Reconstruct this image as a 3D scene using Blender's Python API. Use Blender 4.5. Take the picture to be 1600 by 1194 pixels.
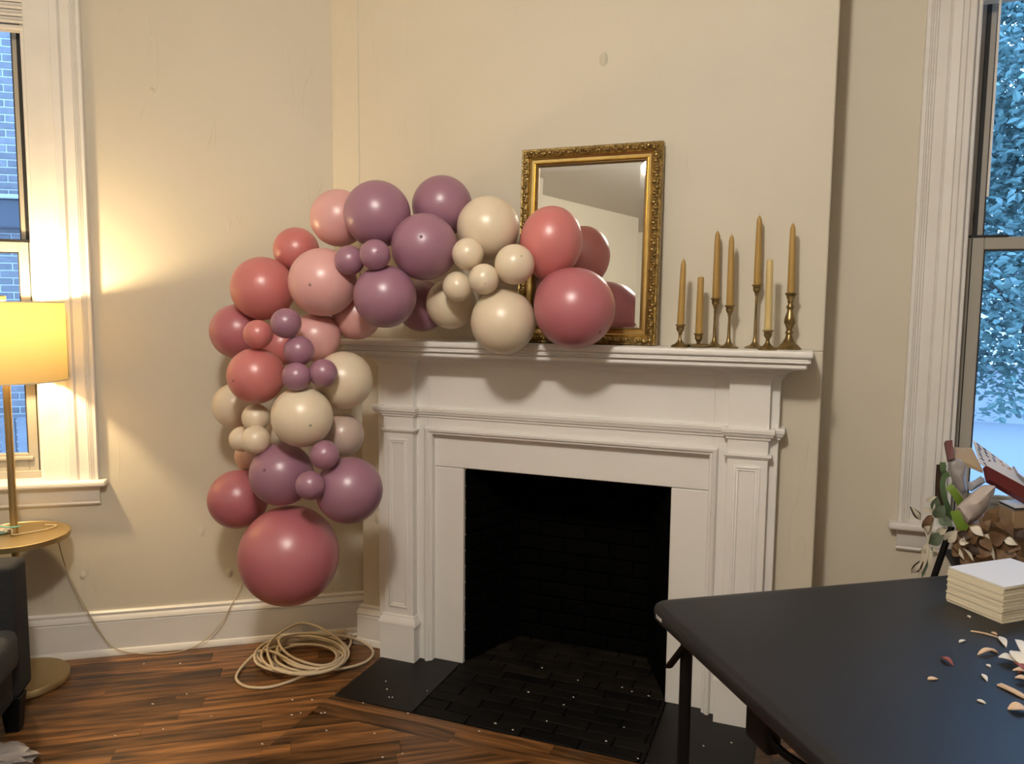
import bpy, bmesh, math, random
from mathutils import Vector, Matrix
random.seed(7)
R = math.radians
sc = bpy.context.scene
for o in list(bpy.data.objects): bpy.data.objects.remove(o)
COL = sc.collection

# ------------------------------------------------------------------ camera, sky, lamps, exposure
# world: x along the fireplace wall, y into that wall, z up; camera stands at the origin, 1.5 m up
AX = ((0.9338238, 0.0432790, -0.3551056), (0.3575991, -0.0857545, 0.9299296), (0.0097945, -0.9953759, -0.0955561))
CAM = Vector((0, 0, 1.5))
cd = bpy.data.cameras.new('camera'); cam = bpy.data.objects.new('camera', cd); COL.objects.link(cam)
cd.sensor_fit = 'HORIZONTAL'; cd.sensor_width = 36; cd.lens = 27.0; cd.clip_start = .02
cam.matrix_world = Matrix((
    (AX[0][0], -AX[0][1], -AX[0][2], CAM.x),
    (AX[1][0], -AX[1][1], -AX[1][2], CAM.y),
    (AX[2][0], -AX[2][1], -AX[2][2], CAM.z), (0, 0, 0, 1)))
sc.camera = cam
w = bpy.data.worlds.new('dusk_sky'); sc.world = w; w.use_nodes = True
bg = w.node_tree.nodes['Background']; bg.inputs[0].default_value = (.32, .56, 1.0, 1); bg.inputs[1].default_value = 6.4
def lamp(name, kind, loc, power, col, size):
    l = bpy.data.lights.new(name, kind); l.energy = power; l.color = col
    l.shadow_soft_size = size
    o = bpy.data.objects.new(name, l); o.location = loc; COL.objects.link(o); return o
lamp('ceiling_bulb', 'POINT', (-.50, .22, 2.86), 71, (1.0, .925, .82), .11)
vs = sc.view_settings
vs.view_transform = 'Standard'; vs.look = 'None'; vs.gamma = 1.0; vs.exposure = 0.86; vs.use_curve_mapping = False

# ------------------------------------------------------------------ helpers
def pray(u, v):
    c = ((u - 800) / 1200, (v - 597) / 1200, 1.0)
    return Vector([sum(AX[i][k] * c[k] for k in range(3)) for i in range(3)])
def atz(u, v, z=0.0):
    r = pray(u, v); return CAM + r * ((z - CAM.z) / r.z)
def aty(u, v, y):
    r = pray(u, v); return CAM + r * (y / r.y)
LP = Vector((-2.923, 2.245, 0)); LA = math.atan2(.6985, 1.0066)
LD = Vector((math.cos(LA), math.sin(LA), 0)); LN = Vector((LD.y, -LD.x, 0))      # along the left wall / out of it
LF = Matrix.Translation(LP) @ Matrix.Rotation(LA, 4, 'Z')                          # left wall frame: x along, y into wall
def atl(u, v, off=0.0):
    r = pray(u, v); p = LP + LN * off
    return CAM + r * (((p - CAM).dot(LN)) / r.dot(LN))
ORG = {}
def tag(o, label=None, cat=None, group=None, kind=None):
    if label: o['label'] = label
    if cat: o['category'] = cat
    if group: o['group'] = group
    if kind: o['kind'] = kind
    return o
def empty(name, loc, label, cat, group=None, rot=None):
    o = bpy.data.objects.new(name, None); COL.objects.link(o); o.location = loc; o.empty_display_size = .05
    if rot: o.rotation_euler = rot
    ORG[o.name] = Vector(loc); return tag(o, label, cat, group)

class MB:
    def __init__(s): s.v = []; s.f = []
    def add(s, vs, fs):
        n = len(s.v); s.v += [Vector(p) for p in vs]; s.f += [tuple(i + n for i in q) for q in fs]; return s
    def box(s, x0, x1, y0, y1, z0, z1):
        return s.add([(x, y, z) for z in (z0, z1) for y in (y0, y1) for x in (x0, x1)],
                     [(0, 2, 3, 1), (4, 5, 7, 6), (0, 1, 5, 4), (2, 6, 7, 3), (0, 4, 6, 2), (1, 3, 7, 5)])
    def prism(s, poly, z0, z1):
        n = len(poly)
        return s.add([(p[0], p[1], z0) for p in poly] + [(p[0], p[1], z1) for p in poly],
                     [tuple(range(n))[::-1], tuple(range(n, 2 * n))] + [(i, (i + 1) % n, n + (i + 1) % n, n + i) for i in range(n)])
    def prism_x(s, poly, x0, x1):      # poly in (y,z)
        n = len(poly)
        return s.add([(x0, p[0], p[1]) for p in poly] + [(x1, p[0], p[1]) for p in poly],
                     [tuple(range(n)), tuple(range(n, 2 * n))[::-1]] + [(i, n + i, n + (i + 1) % n, (i + 1) % n) for i in range(n)])
    def lathe(s, prof, c=(0, 0, 0), seg=32):
        c = Vector(c); n = len(prof); vs = []
        for k in range(seg):
            a = 2 * math.pi * k / seg
            for r, z in prof: vs.append(c + Vector((r * math.cos(a), r * math.sin(a), z)))
        fs = []
        for k in range(seg):
            k2 = (k + 1) % seg
            for i in range(n - 1): fs.append((k * n + i, k2 * n + i, k2 * n + i + 1, k * n + i + 1))
        return s.add(vs, fs)
    def tube(s, pts, r, seg=8, closed=False, r1=None, flat=1.0):
        pts = [Vector(p) for p in pts]; n = len(pts); vs = []; up = None
        for i, p in enumerate(pts):
            a = pts[(i - 1) % n] if (closed or i) else p; b = pts[(i + 1) % n] if (closed or i < n - 1) else p
            t = (b - a).normalized()
            if up is None:
                up = Vector((0, 0, 1)) if abs(t.z) < .9 else Vector((1, 0, 0))
            u = (up - t * up.dot(t)).normalized(); wv = t.cross(u); up = u
            rr = r if r1 is None else r + (r1 - r) * i / (n - 1)
            for k in range(seg):
                q = 2 * math.pi * k / seg; vs.append(p + u * (rr * math.cos(q) * flat) + wv * (rr * math.sin(q)))
        fs = []
        for i in range(n if closed else n - 1):
            j = (i + 1) % n
            for k in range(seg): fs.append((i * seg + k, i * seg + (k + 1) % seg, j * seg + (k + 1) % seg, j * seg + k))
        if not closed: fs += [tuple(range(seg))[::-1], tuple(range((n - 1) * seg, n * seg))]
        return s.add(vs, fs)
    def sweep(s, path, prof, emb, closed=False):
        """path 2d polyline, prof [(offset to the left of travel, height)], emb(a,b,h)->3d; mitred."""
        n = len(path); m = len(prof); P = [Vector((p[0], p[1])) for p in path]; vs = []
        for i in range(n):
            d0 = (P[i] - P[i - 1]).normalized() if (closed or i) else None
            d1 = (P[(i + 1) % n] - P[i]).normalized() if (closed or i < n - 1) else None
            d0 = d0 or d1; d1 = d1 or d0
            n0 = Vector((-d0.y, d0.x)); n1 = Vector((-d1.y, d1.x))
            mv = n0 + n1; mv = mv / max(.2, mv.dot(n0))
            for o, h in prof:
                q = P[i] + mv * o; vs.append(Vector(emb(q.x, q.y, h)))
        fs = []
        for i in range(n if closed else n - 1):
            j = (i + 1) % n
            for k in range(m): fs.append((i * m + k, i * m + (k + 1) % m, j * m + (k + 1) % m, j * m + k))
        if not closed: fs += [tuple(range(m))[::-1], tuple(range((n - 1) * m, n * m))]
        return s.add(vs, fs)
    def mesh(s, name, mat, bevel=0.0, smooth=False, xf=None, shift=None, seg=1):
        vs = [xf @ v for v in s.v] if xf is not None else s.v
        if shift is not None: vs = [v - shift for v in vs]
        me = bpy.data.meshes.new(name); me.from_pydata([tuple(v) for v in vs], [], s.f)
        bm = bmesh.new(); bm.from_mesh(me)
        bmesh.ops.recalc_face_normals(bm, faces=bm.faces)
        if bevel:
            es = [e for e in bm.edges if len(e.link_faces) == 2 and e.calc_face_angle(0) > .5]
            bmesh.ops.bevel(bm, geom=es, offset=bevel, segments=seg, profile=.5, affect='EDGES', clamp_overlap=True)
        bm.to_mesh(me); bm.free()
        if smooth:
            for p in me.polygons: p.use_smooth = True
            me.set_sharp_from_angle(angle=R(40))
        if mat: me.materials.append(mat)
        return me
    def build(s, name, mat, parent=None, origin=None, **k):
        sh = ORG[parent.name] if parent is not None else (Vector(origin) if origin is not None else None)
        me = s.mesh(name, mat, shift=sh, **k)
        o = bpy.data.objects.new(name, me); COL.objects.link(o)
        if parent is not None: o.parent = parent; ORG[o.name] = ORG[parent.name]
        else:
            if origin is not None: o.location = origin
            ORG[o.name] = Vector(origin) if origin is not None else Vector((0, 0, 0))
        return o
def struct(o): o['kind'] = 'structure'; return o
def place(name, me, parent, loc, rot=None, scale=None):
    o = bpy.data.objects.new(name, me); COL.objects.link(o); o.parent = parent
    o.location = Vector(loc) - ORG[parent.name]
    if rot: o.rotation_euler = rot
    if scale: o.scale = scale
    return o
def catmull(P, k=8, closed=False):
    P = [Vector(p) for p in P]; n = len(P); out = []
    for i in range(n if closed else n - 1):
        g = lambda j: P[j % n] if closed else P[max(0, min(n - 1, j))]
        a, b, c, d = g(i - 1), g(i), g(i + 1), g(i + 2)
        for t in [q / k for q in range(k)]:
            out.append(.5 * ((2 * b) + (c - a) * t + (2 * a - 5 * b + 4 * c - d) * t * t + (3 * b - a - 3 * c + d) * t ** 3))
    if not closed: out.append(P[-1])
    return out

# ------------------------------------------------------------------ materials
def mat(name, col, rough=.5, metal=0.0, spec=.5, noise=None, bump=None, coat=0.0, sss=0.0, sssr=None, rand=0.0, fine=None):
    """noise=(scale, darker colour, amount); bump=(scale, strength, distance)."""
    m = bpy.data.materials.new(name); m.use_nodes = True; nt = m.node_tree; N = nt.nodes; L = nt.links
    b = N['Principled BSDF']; b.inputs['Base Color'].default_value = (*col, 1); b.inputs['Roughness'].default_value = rough
    b.inputs['Metallic'].default_value = metal; b.inputs['Specular IOR Level'].default_value = spec
    b.inputs['Coat Weight'].default_value = coat; b.inputs['Coat Roughness'].default_value = .12
    if sss:
        b.inputs['Subsurface Weight'].default_value = sss; b.inputs['Subsurface Radius'].default_value = sssr or (1, .5, .3)
        b.inputs['Subsurface Scale'].default_value = .02
    geo = N.new('ShaderNodeNewGeometry'); src = geo.outputs['Position']
    cur = None
    if noise:
        t = N.new('ShaderNodeTexNoise'); t.inputs['Scale'].default_value = noise[0]; t.inputs['Detail'].default_value = 5
        L.new(src, t.inputs['Vector'])
        mr = N.new('ShaderNodeMapRange'); mr.inputs[1].default_value = .35; mr.inputs[2].default_value = .7; mr.inputs[4].default_value = noise[2]
        L.new(t.outputs['Fac'], mr.inputs[0])
        mx = N.new('ShaderNodeMix'); mx.data_type = 'RGBA'; mx.inputs['A'].default_value = (*col, 1); mx.inputs['B'].default_value = (*noise[1], 1)
        L.new(mr.outputs[0], mx.inputs['Factor']); cur = mx.outputs['Result']
    if rand:
        oi = N.new('ShaderNodeObjectInfo'); hs = N.new('ShaderNodeHueSaturation')
        mr = N.new('ShaderNodeMapRange'); mr.inputs[3].default_value = 1 - rand; mr.inputs[4].default_value = 1 + rand
        L.new(oi.outputs['Random'], mr.inputs[0]); L.new(mr.outputs[0], hs.inputs['Value'])
        if cur: L.new(cur, hs.inputs['Color'])
        else: hs.inputs['Color'].default_value = (*col, 1)
        cur = hs.outputs['Color']
    if cur: L.new(cur, b.inputs['Base Color'])
    prev = None
    for bp in ([bump] if bump else []) + ([fine] if fine else []):
        t = N.new('ShaderNodeTexNoise'); t.inputs['Scale'].default_value = bp[0]; t.inputs['Detail'].default_value = 4
        L.new(src, t.inputs['Vector'])
        bn = N.new('ShaderNodeBump'); bn.inputs['Strength'].default_value = bp[1]; bn.inputs['Distance'].default_value = bp[2]
        L.new(t.outputs['Fac'], bn.inputs['Height'])
        if prev: L.new(prev, bn.inputs['Normal'])
        prev = bn.outputs['Normal']
    if prev: L.new(prev, b.inputs['Normal'])
    return m

def wall_mat(name, col):
    m = mat(name, col, .55, noise=(1.3, tuple(c * .93 for c in col), 1.0), bump=(2.2, .35, .03), fine=(26, .12, .004), spec=.35)
    nt = m.node_tree; N = nt.nodes; L = nt.links; b = N['Principled BSDF']
    # patched plaster: sparse nicks and trowel marks
    geo = N.new('ShaderNodeNewGeometry'); mp = N.new('ShaderNodeMapping'); mp.inputs['Scale'].default_value = (1, 1, .6)
    L.new(geo.outputs['Position'], mp.inputs['Vector'])
    v = N.new('ShaderNodeTexVoronoi'); v.inputs['Scale'].default_value = 6.5; L.new(mp.outputs[0], v.inputs['Vector'])
    n2 = N.new('ShaderNodeTexNoise'); n2.inputs['Scale'].default_value = 1.7; L.new(geo.outputs['Position'], n2.inputs['Vector'])
    a = N.new('ShaderNodeMapRange'); a.inputs[1].default_value = .0; a.inputs[2].default_value = .11; a.inputs[3].default_value = 1; a.inputs[4].default_value = 0
    L.new(v.outputs['Distance'], a.inputs[0])
    c = N.new('ShaderNodeMapRange'); c.inputs[1].default_value = .50; c.inputs[2].default_value = .58; L.new(n2.outputs['Fac'], c.inputs[0])
    mu = N.new('ShaderNodeMath'); mu.operation = 'MULTIPLY'; L.new(a.outputs[0], mu.inputs[0]); L.new(c.outputs[0], mu.inputs[1])
    bn = N.new('ShaderNodeBump'); bn.inputs['Strength'].default_value = .9; bn.inputs['Distance'].default_value = .014
    L.new(mu.outputs[0], bn.inputs['Height'])
    old = b.inputs['Normal'].links[0].from_socket; L.new(old, bn.inputs['Normal'])
    m3 = N.new('ShaderNodeMapping'); m3.inputs['Scale'].default_value = (7, 7, 1.5); L.new(geo.outputs['Position'], m3.inputs['Vector'])
    n3 = N.new('ShaderNodeTexNoise'); n3.inputs['Scale'].default_value = 1.0; n3.inputs['Detail'].default_value = 3; L.new(m3.outputs[0], n3.inputs['Vector'])
    sb = N.new('ShaderNodeMath'); sb.operation = 'SUBTRACT'; sb.inputs[1].default_value = .5; L.new(n3.outputs['Fac'], sb.inputs[0])
    ab = N.new('ShaderNodeMath'); ab.operation = 'ABSOLUTE'; L.new(sb.outputs[0], ab.inputs[0])
    ln = N.new('ShaderNodeMapRange'); ln.inputs[1].default_value = 0; ln.inputs[2].default_value = .012; ln.inputs[3].default_value = 1; ln.inputs[4].default_value = 0; L.new(ab.outputs[0], ln.inputs[0])
    n4 = N.new('ShaderNodeTexNoise'); n4.inputs['Scale'].default_value = 2.6; L.new(geo.outputs['Position'], n4.inputs['Vector'])
    c4 = N.new('ShaderNodeMapRange'); c4.inputs[1].default_value = .55; c4.inputs[2].default_value = .63; L.new(n4.outputs['Fac'], c4.inputs[0])
    mm = N.new('ShaderNodeMath'); mm.operation = 'MULTIPLY'; L.new(ln.outputs[0], mm.inputs[0]); L.new(c4.outputs[0], mm.inputs[1])
    b3 = N.new('ShaderNodeBump'); b3.inputs['Strength'].default_value = .26; b3.inputs['Distance'].default_value = .006
    L.new(mm.outputs[0], b3.inputs['Height']); L.new(bn.outputs['Normal'], b3.inputs['Normal']); L.new(b3.outputs['Normal'], b.inputs['Normal'])
    return m

M = {}
M['wall'] = wall_mat('cream_plaster', (.655, .60, .485))
M['ceil'] = mat('ceiling_paint', (.68, .66, .62), .7, bump=(3, .2, .02))
M['trim'] = mat('white_trim_paint', (.78, .755, .71), .38, noise=(7, (.70, .66, .60), .5), bump=(45, .02, .003))
M['mantel'] = mat('mantel_paint', (.82, .80, .765), .42, noise=(5, (.77, .745, .70), .6), bump=(60, .02, .003))
M['sash'] = mat('beige_sash', (.37, .345, .295), .4)
M['gap'] = mat('black_gasket', (.012, .012, .012), .6)
M['black'] = mat('black_powder_coat', (.004, .004, .0045), .5, spec=.22)
M['soot'] = mat('sooty_firebrick', (.0011, .001, .0009), .8, noise=(14, (.0003, .0003, .0003), 1.0), bump=(60, .4, .004), rand=.35, spec=.08)
M['mortar'] = mat('sooty_mortar', (.0008, .0008, .0007), .9, bump=(80, .3, .003), spec=.06)
M['hearth'] = mat('black_hearth_brick', (.0035, .0031, .0027), .7, noise=(9, (.009, .0065, .0045), .6), bump=(50, .35, .003), rand=.4, spec=.16)
M['hearthslab'] = mat('black_hearth_slab', (.0075, .0062, .0056), .5, noise=(11, (.012, .0095, .0078), .8), bump=(40, .1, .002), spec=.3)
M['ashfloor'] = mat('dusty_firebox_brick', (.016, .0118, .0068), .8, noise=(8, (.004, .0032, .0025), 1.0), bump=(50, .4, .004), rand=.4, spec=.15)
M['gold'] = mat('antique_gold', (.52, .37, .14), .33, metal=.9, noise=(90, (.10, .062, .022), .9), bump=(160, .6, .004))
M['golds'] = mat('gold_leaf', (.62, .45, .17), .30, metal=.95, noise=(22, (.42, .29, .10), .5))
M['goldd'] = mat('dark_gold', (.20, .12, .045), .45, metal=.7, bump=(300, .6, .002))
M['brass'] = mat('aged_brass', (.36, .26, .115), .33, metal=.95, noise=(35, (.15, .105, .045), .8))
M['lampgold'] = mat('satin_gold', (.50, .38, .19), .44, metal=.9, noise=(15, (.42, .31, .14), .5))
M['wax'] = mat('beeswax', (.43, .27, .075), .45, sss=.15, sssr=(1, .55, .2), noise=(30, (.39, .235, .06), .6))
M['waxp'] = mat('pale_wax', (.60, .46, .20), .42, sss=.25, sssr=(1, .6, .25))
M['wick'] = mat('cotton_wick', (.55, .45, .30), .9)
M['mirror'] = mat('mirror_silver', (.86, .88, .86), .015, metal=1.0)
M['cord'] = mat('beige_cord', (.60, .49, .34), .42)
M['cordw'] = mat('ivory_lamp_cord', (.50, .40, .26), .5)
M['table'] = mat('black_table_plastic', (.010, .0105, .0125), .42, bump=(420, .22, .0012), spec=.40, noise=(5, (.013, .0125, .013), .6))
M['tableedge'] = mat('black_table_edge', (.012, .011, .0105), .45)
M['silver'] = mat('silver_print', (.45, .42, .38), .4)
M['sofa'] = mat('charcoal_fabric', (.017, .019, .023), .85, noise=(90, (.010, .011, .014), .8), bump=(500, .4, .002))
M['cushion'] = mat('grey_cushion_fabric', (.050, .053, .058), .9, noise=(90, (.034, .036, .04), .8), bump=(500, .4, .002))
M['paper'] = mat('ivory_card', (.74, .66, .50), .7, rand=.06)
M['papertop'] = mat('white_card', (.80, .78, .76), .65)
M['scrap'] = mat('white_scrap', (.80, .76, .66), .7)
M['woodchip'] = mat('pale_wood_shaving', (.72, .52, .34), .65, noise=(60, (.60, .40, .24), .7))
M['ivorychip'] = mat('ivory_wood_petal', (.78, .72, .62), .65)
M['rust'] = mat('rust_petal', (.28, .055, .03), .6)
M['bagw'] = mat('crumpled_white_tissue', (.58, .50, .45), .6, noise=(30, (.45, .38, .35), .7))
M['bagg'] = mat('grey_plastic_film', (.34, .31, .30), .35)
M['card'] = mat('brown_cardboard', (.36, .235, .135), .75, noise=(40, (.30, .19, .10), .6))
M['cardd'] = mat('tan_kraft_card', (.46, .35, .23), .7)
M['red'] = mat('crimson_card', (.11, .008, .009), .5)
M['whitecard'] = mat('printed_white_card', (.74, .72, .72), .5)
M['sage'] = mat('sage_leaf', (.115, .15, .095), .6, noise=(40, (.08, .11, .07), .7))
M['creamleaf'] = mat('cream_leaf', (.56, .51, .40), .6)
M['brownleaf'] = mat('brown_dyed_leaf', (.20, .115, .055), .6, noise=(40, (.11, .055, .025), .8))
M['darkleaf'] = mat('dark_brown_leaf', (.045, .022, .012), .6)
M['lime'] = mat('lime_ribbon', (.16, .26, .025), .5)
M['green'] = mat('dull_green_ribbon', (.075, .13, .055), .5)
M['teal'] = mat('aqua_cable', (.22, .52, .40), .4)
M['pinkpouch'] = mat('pink_iridescent_pouch', (.55, .36, .30), .35, noise=(40, (.20, .40, .38), .9))
M['slat'] = mat('blind_slat', (.74, .70, .64), .5)
M['extbrick'] = mat('dusk_brick', (.105, .098, .10), .9, noise=(20, (.075, .07, .075), .8), rand=.18)
M['extmortar'] = mat('pale_mortar', (.23, .23, .235), .95)
M['extband'] = mat('slate_band', (.03, .033, .04), .8)
M['fence'] = mat('grey_fence_board', (.13, .13, .14), .9, noise=(12, (.09, .09, .10), .8), rand=.2)
M['leafout'] = mat('tree_leaf', (.13, .235, .215), .5, noise=(3, (.07, .13, .13), 1.0))
M['bark'] = mat('grey_bark', (.06, .058, .056), .9, bump=(30, .6, .02))
M['stucco'] = mat('pale_stucco', (.20, .21, .22), .9, noise=(2, (.15, .16, .18), .7))
M['street'] = mat('street_paving', (.11, .115, .12), .9)
M['seal'] = mat('white_plug', (.75, .72, .64), .5)

def mat_glass():
    m = bpy.data.materials.new('window_glass'); m.use_nodes = True; nt = m.node_tree; N = nt.nodes; L = nt.links
    N.remove(N['Principled BSDF']); out = N['Material Output']
    tr = N.new('ShaderNodeBsdfTransparent'); tr.inputs[0].default_value = (.93, .96, .97, 1)
    gl = N.new('ShaderNodeBsdfGlossy'); gl.inputs['Roughness'].default_value = .02
    fr = N.new('ShaderNodeFresnel'); fr.inputs[0].default_value = 1.25
    mx = N.new('ShaderNodeMixShader'); L.new(fr.outputs[0], mx.inputs[0]); L.new(tr.outputs[0], mx.inputs[1]); L.new(gl.outputs[0], mx.inputs[2])
    L.new(mx.outputs[0], out.inputs[0]); return m
M['glass'] = mat_glass()
def mat_shade():
    m = bpy.data.materials.new('linen_lamp_shade'); m.use_nodes = True; nt = m.node_tree; N = nt.nodes; L = nt.links
    N.remove(N['Principled BSDF']); out = N['Material Output']
    df = N.new('ShaderNodeBsdfDiffuse'); df.inputs[0].default_value = (.66, .52, .32, 1)
    tl = N.new('ShaderNodeBsdfTranslucent'); tl.inputs[0].default_value = (.50, .44, .27, 1)
    mx = N.new('ShaderNodeMixShader'); mx.inputs[0].default_value = .5
    L.new(df.outputs[0], mx.inputs[1]); L.new(tl.outputs[0], mx.inputs[2])
    t = N.new('ShaderNodeTexNoise'); t.inputs['Scale'].default_value = 220
    g = N.new('ShaderNodeNewGeometry'); L.new(g.outputs['Position'], t.inputs['Vector'])
    bn = N.new('ShaderNodeBump'); bn.inputs['Strength'].default_value = .15; bn.inputs['Distance'].default_value = .002
    L.new(t.outputs['Fac'], bn.inputs['Height']); L.new(bn.outputs[0], df.inputs['Normal'])
    L.new(mx.outputs[0], out.inputs[0]); return m
M['shade'] = mat_shade()
def mat_wood(name, ang):
    m = bpy.data.materials.new(name); m.use_nodes = True; nt = m.node_tree; N = nt.nodes; L = nt.links
    b = N['Principled BSDF']; g = N.new('ShaderNodeNewGeometry'); oi = N.new('ShaderNodeObjectInfo')
    vr = N.new('ShaderNodeVectorRotate'); vr.rotation_type = 'Z_AXIS'; vr.inputs['Angle'].default_value = -ang
    L.new(g.outputs['Position'], vr.inputs['Vector'])
    cx = N.new('ShaderNodeCombineXYZ'); k = N.new('ShaderNodeMath'); k.operation = 'MULTIPLY'; k.inputs[1].default_value = 37
    L.new(oi.outputs['Random'], k.inputs[0]); L.new(k.outputs[0], cx.inputs[2])
    ad = N.new('ShaderNodeVectorMath'); L.new(vr.outputs[0], ad.inputs[0]); L.new(cx.outputs[0], ad.inputs[1])
    mp = N.new('ShaderNodeMapping'); mp.inputs['Scale'].default_value = (1.8, 26, 1); L.new(ad.outputs[0], mp.inputs['Vector'])
    n1 = N.new('ShaderNodeTexNoise'); n1.inputs['Scale'].default_value = 1.6; n1.inputs['Detail'].default_value = 7; n1.inputs['Distortion'].default_value = .6
    L.new(mp.outputs[0], n1.inputs['Vector'])
    cr = N.new('ShaderNodeValToRGB'); e = cr.color_ramp.elements
    e[0].position = .32; e[0].color = (.020, .009, .004, 1); e[1].position = .70; e[1].color = (.31, .138, .043, 1)
    q = cr.color_ramp.elements.new(.52); q.color = (.145, .063, .021, 1)
    L.new(n1.outputs['Fac'], cr.inputs[0])
    hs = N.new('ShaderNodeHueSaturation'); mr = N.new('ShaderNodeMapRange'); mr.inputs[3].default_value = .5; mr.inputs[4].default_value = 1.55
    L.new(oi.outputs['Random'], mr.inputs[0]); L.new(mr.outputs[0], hs.inputs['Value']); L.new(cr.outputs[0], hs.inputs['Color'])
    n2 = N.new('ShaderNodeTexNoise'); n2.inputs['Scale'].default_value = 5.5; n2.inputs['Detail'].default_value = 6; L.new(g.outputs['Position'], n2.inputs['Vector'])
    m2 = N.new('ShaderNodeMapRange'); m2.inputs[1].default_value = .58; m2.inputs[2].default_value = .75; m2.inputs[4].default_value = .35; L.new(n2.outputs['Fac'], m2.inputs[0])
    mx = N.new('ShaderNodeMix'); mx.data_type = 'RGBA'; mx.inputs['B'].default_value = (.13, .095, .07, 1)   # worn varnish
    L.new(m2.outputs[0], mx.inputs['Factor']); L.new(hs.outputs[0], mx.inputs['A']); L.new(mx.outputs['Result'], b.inputs['Base Color'])
    rr = N.new('ShaderNodeMapRange'); rr.inputs[3].default_value = .22; rr.inputs[4].default_value = .48; L.new(n2.outputs['Fac'], rr.inputs[0]); L.new(rr.outputs[0], b.inputs['Roughness'])
    bn = N.new('ShaderNodeBump'); bn.inputs['Strength'].default_value = .25; bn.inputs['Distance'].default_value = .002
    L.new(n1.outputs['Fac'], bn.inputs['Height']); L.new(bn.outputs[0], b.inputs['Normal']); return m
M['wood'] = mat_wood('dark_oak_floor', LA); M['woodb'] = mat_wood('dark_oak_border', 0.0)
def mat_latex(name, col, dark):
    m = mat(name, col, .35, spec=.8, sss=.22, sssr=(1.0, .45, .4), noise=(3.5, tuple(c * .9 for c in col), .7))
    return m
for n_, c_ in dict(mauve=(.335, .165, .235), coral=(.62, .20, .195), rose=(.47, .148, .175), blush=(.73, .40, .385),
                   cream=(.78, .665, .50), taupe=(.55, .43, .37), peach=(.76, .50, .39)).items():
    M['b_' + n_] = mat_latex(n_ + '_latex', c_, None)
    M['s_' + n_] = mat(n_ + '_latex_tip', tuple(c * .5 for c in c_), .45)

# ------------------------------------------------------------------ the room
CEIL = 3.0; BY = 2.875; RY = 3.10; BXL = -1.80; BXR = .058
WX0 = -1.27                                           # the wall behind the sofa, in left-wall coordinates
P3 = LF @ Vector((WX0, 0, 0)); P4 = P3 + LN * 5.0
fl = MB().prism([(-4.4, 1.3), (-1.0, 4.2), (2.6, 3.4), (2.6, -3.2), (-1.2, -3.2)], -.20, -.014)
floor = struct(fl.build('floor', M['wood']))
struct(MB().prism([(-4.4, 1.3), (-1.0, 4.2), (2.6, 3.4), (2.6, -3.2), (-1.2, -3.2)], CEIL, CEIL + .1).build('ceiling', M['ceil']))

def wall_with_opening(mb, x0, x1, a, b, za, zb, th=.26):
    mb.box(x0, a, 0, th, 0, CEIL).box(b, x1, 0, th, 0, CEIL).box(a, b, 0, th, 0, za).box(a, b, 0, th, zb, CEIL)
WL_B = -.015 + .05; WL_A = -.93 - .05                 # left window clear span (wall cut)
WR_A = .53 - .05; WR_B = WR_A + 1.0
ZS = .70; ZT = 2.86
mb = MB(); wall_with_opening(mb, WX0 - .3, 1.42, WL_A, WL_B, ZS, ZT)
struct(mb.build('wall_left', M['wall'], xf=LF))
mb = MB(); wall_with_opening(mb, BXR - .02, 2.35, WR_A, WR_B, ZS, ZT)
struct(mb.build('wall_right', M['wall'], xf=Matrix.Translation((0, RY, 0))))
# chimney breast: lower part cut round the firebox, upper part running on to the left wall
mb = MB()
FX0, FX1, FZ = -1.335, -.405, .86
mb.box(BXL, FX0, BY, 3.5, 0, 1.36).box(FX1, BXR, BY, 3.5, 0, 1.36).box(FX0, FX1, BY, 3.5, FZ, 1.36)
mb.box(BXL, BXR, BY, 3.5, 1.36, CEIL)
mb.prism([(-1.945, 2.893), (BXL, BY), (BXL, 3.3), (-1.945, 3.3)], 1.42, CEIL)
struct(mb.build('wall_chimney_breast', M['wall'], bevel=.004))
# the rest of the room, behind the camera
mb = MB().prism([tuple(P3.xy), tuple(P4.xy), tuple((P4 - LD * .2).xy), tuple((P3 - LD * .2).xy)], 0, CEIL); struct(mb.build('wall_sofa_side', M['wall']))
mb = MB().prism([(P4.x - .2, P4.y - .2), (2.5, P4.y - .2), (2.5, P4.y), (P4.x - .2, P4.y)], 0, CEIL); struct(mb.build('wall_back', M['wall']))
mb = MB().box(2.3, 2.5, P4.y - .2, 3.3, 0, CEIL); struct(mb.build('wall_far_right', M['wall']))

# floor boards, cut round the hearth
HX0, HX1, HY = -1.645, -.10, 2.414
def clip(poly, nx, ny, c):           # keep nx*x+ny*y<=c
    out = []
    for i in range(len(poly)):
        a, b = poly[i], poly[(i + 1) % len(poly)]
        da = nx * a[0] + ny * a[1] - c; db = nx * b[0] + ny * b[1] - c
        if da <= 0: out.append(a)
        if (da < 0 < db) or (db < 0 < da):
            t = da / (da - db); out.append((a[0] + (b[0] - a[0]) * t, a[1] + (b[1] - a[1]) * t))
    return out
def area(p): return abs(sum(p[i][0] * p[(i + 1) % len(p)][1] - p[(i + 1) % len(p)][0] * p[i][1] for i in range(len(p)))) / 2 if len(p) > 2 else 0
def board(poly, name='floorboard', m='wood'):
    if area(poly) < .0012: return
    z = -random.random() * .0008
    MB().prism(poly, -.014, z).build(name, M[m], floor)
BW = .078; FB1, FB2 = .058, .068     # border strips along the hearth
bx0, bx1, by = HX0 - .012, HX1 + .05, HY - FB1 - FB2
row = 0; nb = 0
d = .016
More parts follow.
